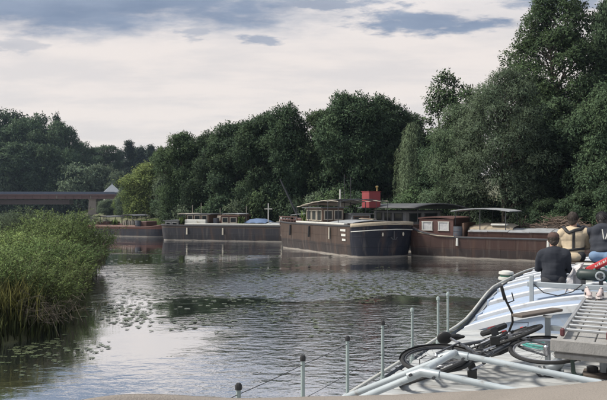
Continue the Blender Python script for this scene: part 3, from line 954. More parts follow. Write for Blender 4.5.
# ================================================================== BRIDGE AND FAR BUILDINGS
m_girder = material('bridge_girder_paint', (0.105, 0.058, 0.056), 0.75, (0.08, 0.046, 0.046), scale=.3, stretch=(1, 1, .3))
m_rail = material('bridge_rail_paint', (0.08, 0.10, 0.15), 0.6)
m_stone = material('pier_stone', (0.17, 0.145, 0.125), 0.9, (0.12, 0.105, 0.09), scale=1.2, bump=.03)
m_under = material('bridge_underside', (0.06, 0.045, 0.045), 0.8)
bY = 186.0
def bx(px): return (px - CX) / FPX * bY
def bz(y): return CAMZ - (y - HY) / FPX * bY
e = empty('river_bridge', (bx(60), bY, 0), R(3))
tag(e, 'long brown girder bridge with blue railing crossing the river', 'bridge')
x0, x1 = bx(-120) - bx(60), bx(116) - bx(60)
MB().box(((x0 + x1) / 2, 0, (bz(199) + bz(195.5)) / 2), (x1 - x0, 5.6, bz(195.5) - bz(199))).build('girder', m_girder, e)
MB().box(((x0 + x1) / 2, 0, bz(195) + .02), (x1 - x0 + .4, 6.4, .35)).build('deck_edge', m_stone if False else m_girder, e)
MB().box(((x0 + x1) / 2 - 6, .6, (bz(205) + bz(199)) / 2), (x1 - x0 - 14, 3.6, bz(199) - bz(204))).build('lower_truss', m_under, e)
zt = bz(192.2)
for sy in (-3.0, 3.0):
    rl = MB()
    for zz in np.linspace(bz(195) + .35, zt, 5):
        rl.box(((x0 + x1) / 2, sy, zz), (x1 - x0, .09, .13))
    rl.build('railing', m_rail, e)
    for i in range(34):
        x = x0 + (x1 - x0) * i / 33
        MB().box((x, sy, (bz(195) + zt) / 2 + .1), (.14, .14, zt - bz(195))).build('railing_post', m_rail, e)
for px in range(-116, 116, 8):
    MB().box((bx(px) - bx(60), -2.85, (bz(199) + bz(195.5)) / 2), (.10, .10, (bz(195.5) - bz(199)) * .86)).build('web_rib', m_girder, e)
for px in (60, 93, -40):
    MB().box((bx(px) - bx(60), -2.86, (bz(199) + bz(195.5)) / 2), (.35, .1, (bz(195.5) - bz(199)) * .9)).build('stiffener', m_stone, e)
for px in (94, -30):
    x = bx(px) - bx(60)
    mb = MB()
    mb.extr([(x - 1.25, -1), (x + 1.25, -1), (x + .95, bz(198.8)), (x - .95, bz(198.8))], 'y', -2.4, 2.4)
    p = mb.build('pier', m_stone, e)
    MB().box((x, 0, bz(198.8) + .02), (2.4, 5.2, .4)).build('pier_cap', m_stone, p)
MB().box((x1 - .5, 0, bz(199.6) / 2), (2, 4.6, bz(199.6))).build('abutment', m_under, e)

m_white = material('white_render', (0.45, 0.44, 0.41), 0.85, (0.5, 0.48, 0.45), scale=.5)
m_slate = material('slate_roof', (0.20, 0.22, 0.25), 0.7, (0.15, 0.165, 0.19), scale=2)
m_darkglass = material('dark_window_glass', (0.03, 0.035, 0.04), 0.12)
hY = 196.0
hx = (112 - CX) / FPX * hY
hz0 = 2.0
zr = CAMZ - (184 - HY) / FPX * hY
ze = CAMZ - (193.5 - HY) / FPX * hY
e = empty('gatehouse', (hx, hY, 0), R(20))
tag(e, 'small white house with grey pyramid roof at the bridge end', 'house')
MB().box((0, 0, (hz0 + ze) / 2 - 1), (4.6, 4.6, ze - hz0 + 2)).build('wall', m_white, e)
rf = MB().add([(-2.9, -2.9, ze), (2.9, -2.9, ze), (2.9, 2.9, ze), (-2.9, 2.9, ze), (0, 0, zr), (-2.9, -2.9, ze - .15), (2.9, -2.9, ze - .15), (2.9, 2.9, ze - .15), (-2.9, 2.9, ze - .15)],
         [(0, 1, 4), (1, 2, 4), (2, 3, 4), (3, 0, 4), (0, 5, 6, 1), (1, 6, 7, 2), (2, 7, 8, 3), (3, 8, 5, 0), (5, 8, 7, 6)]).build('roof', m_slate, e, smooth=False)
MB().tube([(0, 0, zr - .1), (0, 0, zr + .5)], [.12, .05]).build('finial', m_slate, rf)
for sx in (-1.1, 1.1):
    wq = MB().box((sx, -2.33, ze - 1.5), (.9, .1, 1.3)).build('window', m_white, e)
    MB().box((sx, -2.385, ze - 1.5), (.7, .02, 1.1)).build('pane', m_darkglass, wq)
e = empty('low_building', ((48 - CX) / FPX * 225, 225, ground_z((48 - CX) / FPX * 225, 225)))
lz = e.location.z
zt_, zb_ = CAMZ - (202 - HY) / FPX * 225 - lz, CAMZ - (206.5 - HY) / FPX * 225 - lz
tag(e, 'low white building seen under the bridge span', 'building')
MB().box((0, 0, (zt_ + zb_) / 2), (9, 5, zt_ - zb_ + .6)).build('wall', m_white, e)
MB().box((0, 0, zt_ + .4), (9.6, 5.6, .25)).build('roof', m_slate, e)
for i in range(5):
    MB().box((-3.4 + 1.7 * i, -2.52, (zt_ + zb_) / 2 + .1), (.8, .06, .8)).build('window', m_darkglass, e)

# ================================================================== MOORED BARGES
def hull_paint(name, low, mid, top, z1, z2, wl=(0.34, 0.31, 0.27), rust=(0.085, 0.048, 0.032), rough=0.45, bow=None):
    """painted steel: bands by height, streaked with dirt and rust"""
    m = bpy.data.materials.new(name); m.use_nodes = True
    t = m.node_tree; b = t.nodes['Principled BSDF']
    b.inputs['Roughness'].default_value = rough
    b.inputs['Specular IOR Level'].default_value = 0.22
    co = t.nodes.new('ShaderNodeTexCoord')
    sp = t.nodes.new('ShaderNodeSeparateXYZ'); t.links.new(co.outputs['Object'], sp.inputs[0])
    def noise(scale, st, d=5):
        mp = t.nodes.new('ShaderNodeMapping'); mp.inputs['Scale'].default_value = st
        t.links.new(co.outputs['Object'], mp.inputs[0])
        n = t.nodes.new('ShaderNodeTexNoise'); n.inputs['Scale'].default_value = scale; n.inputs['Detail'].default_value = d
        t.links.new(mp.outputs[0], n.inputs[0]); return n.outputs[0]
    def mr(src, a, bb, lo=0, hi=1):
        r = t.nodes.new('ShaderNodeMapRange'); r.inputs['From Min'].default_value = a; r.inputs['From Max'].default_value = bb
        r.inputs['To Min'].default_value = lo; r.inputs['To Max'].default_value = hi
        t.links.new(src, r.inputs[0]); return r.outputs[0]
    def mx(f, a, bb):
        x = t.nodes.new('ShaderNodeMix'); x.data_type = 'RGBA'
        for i, v in ((0, f), (6, a), (7, bb)):
            if isinstance(v, (int, float)): x.inputs[i].default_value = v
            elif isinstance(v, tuple): x.inputs[i].default_value = (*v, 1)
            else: t.links.new(v, x.inputs[i])
        return x.outputs[2]
    wob = t.nodes.new('ShaderNodeMath'); wob.operation = 'ADD'
    t.links.new(sp.outputs[2], wob.inputs[0]); t.links.new(mr(noise(1.2, (1, 1, .2)), 0, 1, -.06, .06), wob.inputs[1])
    z = wob.outputs[0]
    c = mx(mr(z, z1 - .02, z1 + .02), low, mid)
    c = mx(mr(sp.outputs[2], z2 - .01, z2 + .01), c, top)
    if bow is not None:
        c = mx(mr(sp.outputs[0], bow[0] - .05, bow[0] + .05), c, bow[1])
    c = mx(mr(noise(2.2, (1, 1, .12)), .52, .75, 0, .55), c, rust)
    c = mx(mr(noise(5.0, (1, 1, .08)), .55, .8, 0, .22), c, (0.24, 0.21, 0.18))
    c = mx(mr(z, .10, .03, 0, .8), c, wl)
    c = mx(mr(z, .0, -.03), c, (0.03, 0.035, 0.03))
    # riveted plates: lapped seams
    cz = t.nodes.new('ShaderNodeCombineXYZ'); t.links.new(sp.outputs[0], cz.inputs[0]); t.links.new(sp.outputs[2], cz.inputs[1])
    bk = t.nodes.new('ShaderNodeTexBrick'); bk.inputs['Scale'].default_value = 1.0
    bk.inputs['Brick Width'].default_value = 1.7; bk.inputs['Row Height'].default_value = .62; bk.inputs['Mortar Size'].default_value = .022; bk.inputs['Mortar Smooth'].default_value = .3
    bk.inputs['Color1'].default_value = (1, 1, 1, 1); bk.inputs['Color2'].default_value = (.9, .9, .9, 1); bk.inputs['Mortar'].default_value = (.68, .66, .64, 1)
    t.links.new(cz.outputs[0], bk.inputs['Vector'])
    mm = t.nodes.new('ShaderNodeMix'); mm.data_type = 'RGBA'; mm.blend_type = 'MULTIPLY'; mm.inputs[0].default_value = .8
    t.links.new(c, mm.inputs[6]); t.links.new(bk.outputs[0], mm.inputs[7]); c = mm.outputs[2]
    t.links.new(c, b.inputs['Base Color'])
    bp = t.nodes.new('ShaderNodeBump'); bp.inputs['Distance'].default_value = .03
    hsum = t.nodes.new('ShaderNodeMath'); hsum.operation = 'ADD'
    t.links.new(noise(1.3, (1, 1, 1), 3), hsum.inputs[0]); t.links.new(mr(bk.outputs['Fac'], 0, 1, 0, .35), hsum.inputs[1])
    t.links.new(hsum.outputs[0], bp.inputs['Height']); t.links.new(bp.outputs[0], b.inputs['Normal'])
    return m
def hull(e, L, W, Hm, mat, bow_len=2.2, stern_len=1.6, sheer_b=0.3, sheer_s=0.25, rake=0.5, strake_mat=None, deck_mat=None, bul=0.28, pw=2.4, sheer_len=3.0):
    """x from 0 (stern) to L (bow); port is +y"""
    n = 46
    half = []
    us = []
    for i in range(n):
        u = i / (n - 1)
        u = u - 0.09 * math.sin(2 * math.pi * u) * 1.2        # denser at the ends
        x = L * u
        hw = W / 2
        if x > L - bow_len:
            hw *= max(0.0, 1 - ((x - (L - bow_len)) / bow_len) ** pw) ** 0.5
        if x < stern_len:
            hw *= 0.72 + 0.28 * math.sqrt(max(0, 1 - ((stern_len - x) / stern_len) ** 2.2)) if True else 1
        us.append(x); half.append(max(hw, 0.02))
    def ztop(x):
        return Hm + sheer_b * max(0, (x - (L - sheer_len)) / sheer_len) ** 2 + sheer_s * max(0, (sheer_len - x) / sheer_len) ** 2
    fr = [(-0.8, .90), (0.0, .955), (0.25, .985), (0.6, 1.0), (0.9, 1.0), (1.0, 1.0)]
    rows = []
    for fz, sc in fr:
        row = []
        for sgn, seq in ((1, range(n)), (-1, range(n - 1, -1, -1))):
            for i in seq:
                x, h = us[i], half[i]
                zz = fz if fz < 0 else ztop(x) * fz
                rk = rake * (1 - max(fz, -.3)) * max(0, (x - (L - bow_len * 1.3)) / (bow_len * 1.3)) ** 1.5
                sk = -rake * .4 * (1 - max(fz, -.3)) * max(0, (stern_len - x) / stern_len)
                s2 = sc if 0.1 * L < x < 0.8 * L else sc - (1 - sc) * .8
                row.append(Vector((x - rk - sk, sgn * h * s2, zz)))
        rows.append(row)
    mb = MB()
    k = len(rows[0])
    pts = [p for r in rows for p in r]
    fs = [(a * k + j, a * k + (j + 1) % k, (a + 1) * k + (j + 1) % k, (a + 1) * k + j) for a in range(len(rows) - 1) for j in range(k)]
    mb.add(pts, fs)
    top = rows[-1]
    cen = Vector((L / 2, 0, 0))
    inner = [Vector((p.x + (cen.x - p.x) / L * .3, p.y * (1 - .14 / W), p.z)) for p in top]
    low = [Vector((p.x, p.y, p.z - bul)) for p in inner]
    b = len(pts)
    mb.add(top + inner + low, [(j, (j + 1) % k, k + (j + 1) % k, k + j) for j in range(k)] + [(k + j, k + (j + 1) % k, 2 * k + (j + 1) % k, 2 * k + j) for j in range(k)])
    h_o = mb.build('hull', mat, e, smooth=50)
    dk = MB()
    m2 = n
    dk.add([(p.x, p.y, p.z) for p in low], [(i, i + 1, k - 2 - i, k - 1 - i) for i in range(m2 - 1)])
    dk.build('deck', deck_mat, e)
    st = MB()
    mid = [Vector((p.x, p.y * 1.0, p.z - .07)) for p in top]
    st.tube(mid, .055, 6, closed=True)
    st.build('rubbing_strake', strake_mat, e)
    return ztop
def cabin(e, x0, x1, y0, y1, z0, z1, mwall, mroof, wins=(), roof_over=.15, roof_t=.08, arch=0.0, name='cabin', mframe=None, wmat=None):
    """wins: (face, u0, u1, v0, v1) as fractions on face 'p' (+y) 's' (-y) 'f' (+x) 'a' (-x)"""
    c = MB().box(((x0 + x1) / 2, (y0 + y1) / 2, (z0 + z1) / 2), (x1 - x0, y1 - y0, z1 - z0)).build(name, mwall, e)
    rb = MB()
    ya, yb = y0 - roof_over, y1 + roof_over
    xs = np.linspace(x0 - roof_over, x1 + roof_over, 9)
    up = [(x, z1 + .004 + roof_t + arch * (1 - ((x - (x0 + x1) / 2) / ((x1 - x0) / 2 + roof_over)) ** 2)) for x in xs]
    lo = [(x, z - roof_t) for x, z in up]
    rb.extr(up + lo[::-1], 'y', ya, yb)
    rb.build('roof', mroof, c)
    for f, u0, u1, v0, v1 in wins:
        if f in 'ps':
            yy = y1 if f == 'p' else y0; s = 1 if f == 'p' else -1
            xa, xb = x0 + (x1 - x0) * u0, x0 + (x1 - x0) * u1
            za, zb = z0 + (z1 - z0) * v0, z0 + (z1 - z0) * v1
            fr_ = MB()
            for cx_, cz_, wx, wz in (((xa + xb) / 2, zb, xb - xa + .1, .06), ((xa + xb) / 2, za, xb - xa + .1, .06), (xa, (za + zb) / 2, .06, zb - za - .06), (xb, (za + zb) / 2, .06, zb - za - .06)):
                fr_.box((cx_, yy + s * .022, cz_), (wx, .05, wz))
            fr_.build('window_frame', mframe or mwall, c)
            MB().box(((xa + xb) / 2, yy + s * .008, (za + zb) / 2), (xb - xa - .05, .012, zb - za - .05)).build('window_pane', wmat or m_darkglass, c)
        else:
            xx = x1 if f == 'f' else x0; s = 1 if f == 'f' else -1
            ya_, yb_ = y0 + (y1 - y0) * u0, y0 + (y1 - y0) * u1
            za, zb = z0 + (z1 - z0) * v0, z0 + (z1 - z0) * v1
            fr_ = MB()
            for cy_, cz_, wy, wz in (((ya_ + yb_) / 2, zb, yb_ - ya_ + .1, .06), ((ya_ + yb_) / 2, za, yb_ - ya_ + .1, .06), (ya_, (za + zb) / 2, .06, zb - za - .06), (yb_, (za + zb) / 2, .06, zb - za - .06)):
                fr_.box((xx + s * .022, cy_, cz_), (.05, wy, wz))
            fr_.build('window_frame', mframe or mwall, c)
            MB().box((xx + s * .008, (ya_ + yb_) / 2, (za + zb) / 2), (.012, yb_ - ya_ - .05, zb - za - .05)).build('window_pane', wmat or m_darkglass, c)
    return c
def canopy(e, x0, x1, y0, y1, z0, z1, mroof, mpost, arch=.12, t=.06, n=2, name='canopy'):
    rb = MB()
    xs = np.linspace(x0, x1, 11)
    up = [(x, z1 + arch * (1 - ((2 * x - x0 - x1) / (x1 - x0)) ** 2)) for x in xs]
    rb.extr(up + [(x, z - t) for x, z in up][::-1], 'y', y0, y1)
    c = rb.build(name, mroof, e)
    for i in range(n):
        x = x0 + .25 + (x1 - x0 - .5) * i / max(1, n - 1)
        for y in (y0 + .12, y1 - .12):
            MB().tube([(x, y, z0), (x, y, z1 + arch * (1 - ((2 * x - x0 - x1) / (x1 - x0)) ** 2) - t + .01)], .03, 6).build('post', mpost, c)
    return c
def hatch_row(e, x0, x1, hw, z0, z1, crown, mside, mtop, pitch=1.1):
    MB().box(((x0 + x1) / 2, 0, (z0 + z1) / 2), (x1 - x0, hw * 2, z1 - z0)).build('coaming', mside, e)
    n = max(1, int((x1 - x0) / pitch))
    ys = np.linspace(-hw - .06, hw + .06, 9)
    up = [(y, z1 + .02 + crown * (1 - (y / hw) ** 2 * .95)) for y in ys]
    dx = (x1 - x0) / n
    for i in range(n):
        lift = .02 if i % 2 else 0
        mb = MB().extr([(y, z + lift) for y, z in up] + [(y, z + lift - .05) for y, z in up][::-1], 'x', x0 + dx * i + .012, x0 + dx * (i + 1) - .012)
        mb.build('hatch_cover', mtop, e)
def bitts(e, x, y, z, mat):
    mb = MB()
    for s in (-.16, .16):
        mb.tube([(x + s, y, z - .02), (x + s, y, z + .3), (x + s, y, z + .32)], [.06, .06, .075], 8)
    mb.box((x, y, z + .01), (.55, .2, .03))
    mb.build('mooring_bitts', mat, e)
def tyre(e, x, y, z, mat, name='tyre_fender'):
    ring = [(x + .26 * math.cos(a), y, z + .26 * math.sin(a)) for a in np.linspace(0, 2 * math.pi, 17)[:-1]]
    MB().tube(ring, .09, 7, closed=True).build(name, mat, e)

m_galv_far = material('dull_galvanised', (.20, .20, .20), .7)
m_rubber = material('tyre_rubber', (0.018, 0.018, 0.02), 0.8)
m_steel_dk = material('dark_steel', (0.05, 0.052, 0.058), 0.55, metal=.3)
m_rustred = material('rust_red_paint', (0.10, 0.042, 0.035), 0.65, (0.07, 0.033, 0.028), scale=2, c3=(0.06, .035, .028), s3=6)
m_brownwood = material('varnished_wood', (0.115, 0.065, 0.042), 0.55, (0.08, 0.045, 0.03), scale=3, stretch=(1, 1, .2))
m_greyroof = material('grey_roof_sheet', (0.30, 0.31, 0.32), 0.6, (0.22, 0.23, 0.24), scale=1.5, c3=(.16, .15, .14), s3=3)
m_darkroof = material('dark_roof_felt', (0.075, 0.078, 0.085), 0.7, (0.055, 0.057, 0.06), scale=1.5)
m_cream = material('cream_paint', (0.44, 0.40, 0.33), 0.65, (0.34, 0.31, 0.25), scale=2, c3=(.25, .2, .15), s3=5, t3=(.6, .75))
m_whitep = material('white_boat_paint', (0.50, 0.50, 0.47), 0.55, (0.40, 0.40, 0.37), scale=2, c3=(.3, .26, .2), s3=4, t3=(.62, .75))
m_deckgrey = material('worn_deck', (0.11, 0.10, 0.095), 0.85, (0.075, 0.07, 0.065), scale=2)
m_tarp_blue = material('blue_tarp', (0.10, 0.15, 0.26), 0.7, bump=.03, bscale=3)
m_tarp_tan = material('tan_tarp', (0.32, 0.27, 0.20), 0.85, (.25, .21, .16), scale=2, bump=.04, bscale=3)
m_redbox = material('red_painted_box', (0.27, 0.04, 0.046), 0.6, (0.20, 0.034, 0.038), scale=2, stretch=(1, 1, .3))
m_brass = material('brass', (0.5, 0.38, 0.16), 0.35, metal=.8)
m_rope = material('old_rope', (0.36, 0.31, 0.24), 0.95, (.28, .24, .18), scale=12)

def heading(d):
    return math.atan2(d[1], d[0])
# ---- barge C: brown barge, bow towards us
dC = Vector((0.45, -0.893, 0)).normalized(); pC = Vector((dC.y, -dC.x, 0)) * -1      # pC: left (port) of heading
LC = 12.6
bowC = Vector((5.55, 39.5, 0))
e = empty('moored_barge', bowC - dC * LC, heading(dC))
tag(e, 'brown barge with glazed wheelhouse and dark blue bow with cream band', 'barge')
mC = hull_paint('hull_brown_blue', (0.032, 0.026, 0.025), (0.058, 0.040, 0.032), (0.074, 0.050, 0.039), .75, 1.82, bow=(LC - 1.75, (0.011, 0.013, 0.022)))
zC = hull(e, LC, 4.3, 1.95, mC, bow_len=1.9, stern_len=1.0, sheer_b=.22, sheer_s=.12, rake=.55, strake_mat=m_steel_dk, deck_mat=m_deckgrey, pw=2.6)
def outline_strip(e, L, W, bow_len, pw, xs, z_of, h, off, rake, mat, name):
    rows = [[], []]
    for sgn, seq in ((1, xs), (-1, xs[::-1])):
        for x in seq:
            hw = W / 2 * max(0.0, 1 - (max(0, x - (L - bow_len)) / bow_len) ** pw) ** 0.5
            n = Vector((max(0, x - (L - bow_len)) / bow_len, sgn * hw / (W / 2), 0))
            if n.length > 0: n.normalize()
            rows[0].append(Vector((x, sgn * hw, z_of(x))) + n * off)
            rows[1].append(Vector((x - rake * h / 2, sgn * hw, z_of(x) - h)) + n * off)
    mb = MB().sheet(rows)
    o = mb.build(name, mat, e)
    sm = o.modifiers.new('thick', 'SOLIDIFY'); sm.thickness = .02; sm.offset = 0
    return o
xsb = [LC - 1.9 + 1.9 * q for q in np.linspace(0.05, 1, 16) ** 0.6]
outline_strip(e, LC, 4.3, 1.9, 2.6, xsb, lambda x: zC(x) + .05, .22, .06, .3, m_rope, 'cream_bow_band')
outline_strip(e, LC, 4.3, 1.9, 2.6, [x for x in xsb if x > LC - 1.6], lambda x: zC(x) - .42, .05, .03, .3, m_whitep, 'white_bow_line')
# white name boards on the port... visible (camera) side near the bow: striped bands
sideC = -1   # starboard (-y) faces left of the picture
for i, zz in enumerate((1.62, 1.32, 1.02)):
    MB().box((LC - 2.55 + .06 * i, sideC * 2.165, zz), (.62 - .1 * i, .03, .14)).build('white_stripe', m_whitep, e)
for s, yv in ((1, -.75), (1, .0), (1, .75)):
    hwx = LC - 1.9 + 1.9 * (1 - (abs(yv) / 2.15) ** 2) ** (1 / 2.6)
    mb = MB()
    x = hwx - .10
    if yv == 0:
        mb.tube([(x + .02, yv, 1.62), (x + .03, yv, 1.1)], .035, 6); mb.tube([(x, yv - .22, 1.24), (x + .05, yv - .12, 1.12), (x + .05, yv + .12, 1.12), (x, yv + .22, 1.24)], .035, 6)
        mb.build('anchor', m_steel_dk, e)
    else:
        mb.ell((x, yv, 1.42), (.04, .07, .12))
        mb.build('hawse_plate', m_cream, e)
# superstructure. x measured from stern
cabin(e, 4.2, 6.6, -1.75, -.1, 1.7, 2.98, m_brownwood, m_darkroof, [('s', .06, .32, .35, .88), ('s', .38, .64, .35, .88), ('s', .70, .95, .35, .88), ('f', .08, .45, .4, .88), ('f', .55, .92, .4, .88)], roof_over=.25, name='wheelhouse', mframe=m_cream)
# pale tarpaulin roof on bows above the deck
rows = []
for x in np.linspace(3.0, 9.0, 14):
    q = (x - 3.0) / 6.0
    row = []
    for y in np.linspace(-1.9, 1.9, 9):
        row.append((x, y, 3.22 + .42 * math.sin(math.pi * min(q * 1.1, 1) * .62) - .16 * (y / 1.9) ** 2 + .02 * math.sin(9 * x + 4 * y)))
    rows.append(row)
o = MB().sheet(rows[:8]).build('tarpaulin_roof', m_cream, e)
md = o.modifiers.new('t', 'SOLIDIFY'); md.thickness = .03
for r in (rows[0], rows[4], rows[7], rows[10], rows[13]):
    mb = MB().tube([Vector(p) - Vector((0, 0, .04)) for p in r], .025, 6)
    for s in (0, -1):
        p = Vector(r[s]); mb.tube([p - Vector((0, 0, .04)), (p.x, p.y, 1.7)], .025, 6)
    mb.build('awning_hoop', m_steel_dk, e)
MB().tube([Vector(r[0]) for r in rows], .022, 6).build('awning_rail', m_cream, e)
MB().tube([Vector(r[8]) for r in rows], .022, 6).build('awning_rail', m_cream, e)
hatch_row(e, 7.35, LC - 2.2, 1.6, 1.65, 2.05, .14, m_brownwood, m_greyroof)
MB().box((6.6, -1.95, 1.99), (6.9, .28, .14), bev=.03).build('white_capping', m_whitep, e)
MB().box((6.6, 1.95, 1.99), (6.9, .28, .14), bev=.03).build('white_capping', m_whitep, e)
m = MB().tube([(5.6, .2, 3.05), (5.6, .2, 4.3)], [.07, .055], 8).build('mast', m_whitep, e)
cabin(e, 5.0, 7.2, .2, 1.7, 1.7, 2.55, m_greyroof, m_darkroof, [('f', .1, .45, .3, .85), ('f', .55, .9, .3, .85)], name='side_cabin', mframe=m_brownwood)
for x, y, h in ((5.0, .9, 5.4), (5.2, 1.3, 5.2)):
    MB().tube([(x, y, 3.0), (x, y, h)], .025, 6).build('antenna', m_steel_dk, e)
MB().box((5.1, 1.1, 4.7), (.06, .55, .04)).build('antenna_arm', m_steel_dk, e)
# stern bulwark frames
for x in np.linspace(.3, 3.2, 7):
    MB().tube([(x, -2.02, 1.7), (x, -2.02, 2.32)], .035, 6).build('rail_post', m_rustred, e)
for zz in (2.1, 2.32):
    MB().tube([(.2, -2.02, zz), (3.3, -2.02, zz)], .03, 6).build('stern_rail', m_rustred, e)
MB().box((1.7, .2, 1.95), (2.0, 2.2, .5), bev=.05).build('engine_box', m_rustred, e)
for x in (2.5, 5.5, 8.4): 
    mb = MB().tube([(x, -2.22, 1.75), (x, -2.25, 1.0)], [.06, .07], 7); mb.build('fender', m_cream if x == 8.4 else m_rubber, e)
bitts(e, LC - 1.0, 0, zC(LC - 1) - .28, m_steel_dk)

# ---- boat E: pavilion boat behind, with the red box
e = empty('moored_barge', Vector((5.55, 52.2, 0)), heading(dC))
tag(e, 'dark barge behind the blue bow with arched pavilion roof', 'barge')
mE = hull_paint('hull_black', (0.03, 0.03, 0.034), (0.038, 0.038, 0.045), (0.05, 0.05, 0.055), .6, 1.5)
hull(e, 9.5, 3.9, 1.7, mE, bow_len=1.8, stern_len=1.0, strake_mat=m_steel_dk, deck_mat=m_deckgrey)
cabin(e, 2.5, 6.6, -1.5, 1.5, 1.42, 2.75, m_greyroof, m_darkroof, [('s', .08, .26, .45, .9), ('s', .36, .56, .45, .9), ('s', .66, .9, .45, .9), ('f', .1, .42, .45, .9), ('f', .55, .9, .45, .9)], name='pavilion_cabin', mframe=m_darkroof)
rows = []
for y in np.linspace(-2.3, 2.5, 13):
    q = y / 2.4
    rows.append([(x, y, 2.98 + .32 * (1 - q * q) + (.02 if k else 0)) for k, x in enumerate(np.linspace(1.4, 8.6, 6))])
o = MB().sheet(rows).build('pavilion_roof', m_darkroof, e)
md = o.modifiers.new('t', 'SOLIDIFY'); md.thickness = .07
for x in (1.7, 8.3):
    for y in (-1.75, 1.75):
        MB().tube([(x, y, 1.4), (x, y, 3.06)], .035, 6).build('post', m_steel_dk, e)
e2 = empty('red_box', Vector((4.98, 47.9, 3.02)), heading(dC))
tag(e2, 'red painted square stack casing standing up on the pavilion boat', 'box')
MB().box((0, 0, .56), (1.0, 1.0, 1.2), bev=.03).build('casing', m_redbox, e2)
MB().box((0, 0, 1.175), (1.06, 1.06, .04)).build('lid', m_redbox, e2)
mb = MB().tube([(.2, .38, 1.19), (.2, .38, 1.45), (.2, .38, 1.47), (.2, .38, 1.56), (.2, .38, 1.6)], [.05, .05, .11, .12, .03], 8)
mb.build('vent_cowl', m_brass, e2)

# ---- barge D: red brown barge with canopy and grey hatch covers, right
dD = Vector((.858, -.513, 0)).normalized()
LD, WD = 24.0, 4.6
leftD = Vector((-dD.y, dD.x, 0))
oD = Vector((6.35, 40.95, 0)) + leftD * (WD / 2)
e = empty('moored_barge', oD, heading(dD))
tag(e, 'dark red barge with canopy, two white windows and long grey hatch', 'barge')
mD = hull_paint('hull_dark_red', (0.030, 0.022, 0.021), (0.046, 0.026, 0.022), (0.058, 0.030, 0.025), .55, 1.18)
zD = hull(e, LD, WD, 1.32, mD, bow_len=3, stern_len=1.7, sheer_b=.4, sheer_s=.62, rake=.4, strake_mat=m_steel_dk, deck_mat=m_deckgrey, sheer_len=3.4)
cabin(e, .75, 2.95, -1.7, 1.7, 1.2, 2.32, m_rustred, m_rustred, [('s', .10, .38, .38, .85), ('s', .58, .86, .38, .85), ('a', .15, .4, .5, .85), ('a', .6, .85, .5, .85)], roof_over=.06, arch=.08, mframe=m_whitep, wmat=material('curtained_pane', (.50, .50, .50), .3, (.3, .3, .32), scale=6))
canopy(e, 2.75, 6.3, -1.6, 1.6, 1.1, 2.85, m_greyroof, m_steel_dk, arch=.16, n=3)
rows = []
for x in np.linspace(3.75, 6.4, 8):
    rows.append([(x, y, 1.1 + 1.0 * max(0, 1 - abs(y / 1.5) ** 5) ** .5 * (1 - .25 * abs((x - 5.1) / 1.4) ** 4) + .02 * math.sin(6 * x + 3 * y)) for y in np.linspace(-1.5, 1.5, 15)])
mbt = MB().sheet(rows)
mbt.build('tan_cover', m_tarp_tan, e)
MB().box((5.6, -1.1, 2.02), (.95, .5, .12), bev=.04).build('white_bundle', m_whitep, e)
MB().box((3.55, -1.2, 1.6), (.12, .9, 1.0)).build('door', m_brownwood, e)
MB().box((3.25, .4, 1.6), (.5, 1.6, 1.0)).build('companionway', m_brownwood, e)
hatch_row(e, 3.9, LD - 3.4, 1.85, 1.05, 1.62, .14, mD, m_greyroof, 1.15)
for x in (3.4, 8.6):
    MB().tube([(x, -WD / 2 - .06, 1.2), (x, -WD / 2 - .08, .75)], [.07, .08], 7).build('fender', m_whitep, e)
MB().tube([(.15, -1.6, 1.75), (.9, -2.26, 1.5), (2.2, -2.36, 1.32), (3.2, -2.36, 1.30)], .03, 6).build('mooring_line', m_rope, e)
bitts(e, .35, 0, 1.62, m_steel_dk)

# brushwood heap behind D hatch
rg = np.random.default_rng(77)
hp = Vector((14.6, 40.3, 0)) + dD * 1.3
e = empty('brushwood_heap', Vector((hp.x, hp.y, 1.25)), heading(dD))
e.scale = (1.3, 1, 1.15)
tag(e, 'heap of brown brushwood and logs behind the grey hatches', 'wood heap')
mb = MB()
for i in range(420):
    x = rg.normal() * 1.1; y = rg.normal() * .4
    h = max(0, .95 - .25 * abs(x) - .3 * abs(y)) * rg.uniform(.3, 1.15)
    a = rg.uniform(-.8, .8) + (0 if rg.uniform() < .7 else 1.4); l = rg.uniform(.12, .45); r = rg.uniform(.008, .035)
    d = Vector((math.cos(a), math.sin(a) * .6, rg.normal() * .5))
    mb.tube([Vector((x, y, h)) - d * l, Vector((x, y, h + .04)), Vector((x, y, h)) + d * l], [r, r * .9, r * .6], 4)
mb.build('sticks', material('brushwood', (.15, .11, .085), .95, (.085, .06, .045), scale=3), e)['kind'] = 'stuff'
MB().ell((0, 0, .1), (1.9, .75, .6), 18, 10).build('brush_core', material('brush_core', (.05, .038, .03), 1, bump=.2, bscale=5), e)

# ---- barge B: long dark barge, left centre
dB = Vector((.958, -.287, 0)).normalized()
leftB = Vector((-dB.y, dB.x, 0))
LB, WB = 15.5, 4.2
oB = Vector((-13.25, 59.6, 0)) + leftB * (WB / 2)
e = empty('moored_barge', oB, heading(dB))
tag(e, 'long blue black barge with white deck capping and cross shaped mast', 'barge')
mBh = hull_paint('hull_blue_black', (0.022, 0.022, 0.027), (0.028, 0.028, 0.034), (0.065, 0.050, 0.044), .5, 1.12)
hull(e, LB, WB, 1.42, mBh, bow_len=2.6, stern_len=.9, sheer_b=.3, sheer_s=.05, strake_mat=m_steel_dk, deck_mat=m_deckgrey)
S = 1 / FPX * 58.5
def bxl(px): return ((px - 158) * 59 / FPX) / .958 * 1.0
cabin(e, .35, 1.75, -1.6, 1.6, 1.15, 1.72, m_greyroof, m_darkroof, [('s', .1, .4, .3, .8), ('s', .55, .9, .3, .8)], name='aft_cabin', mframe=m_whitep)
MB().box((3.4, -.2, 1.5), (2.1, 2.8, .75), bev=.05).build('white_deckhouse', m_whitep, e)
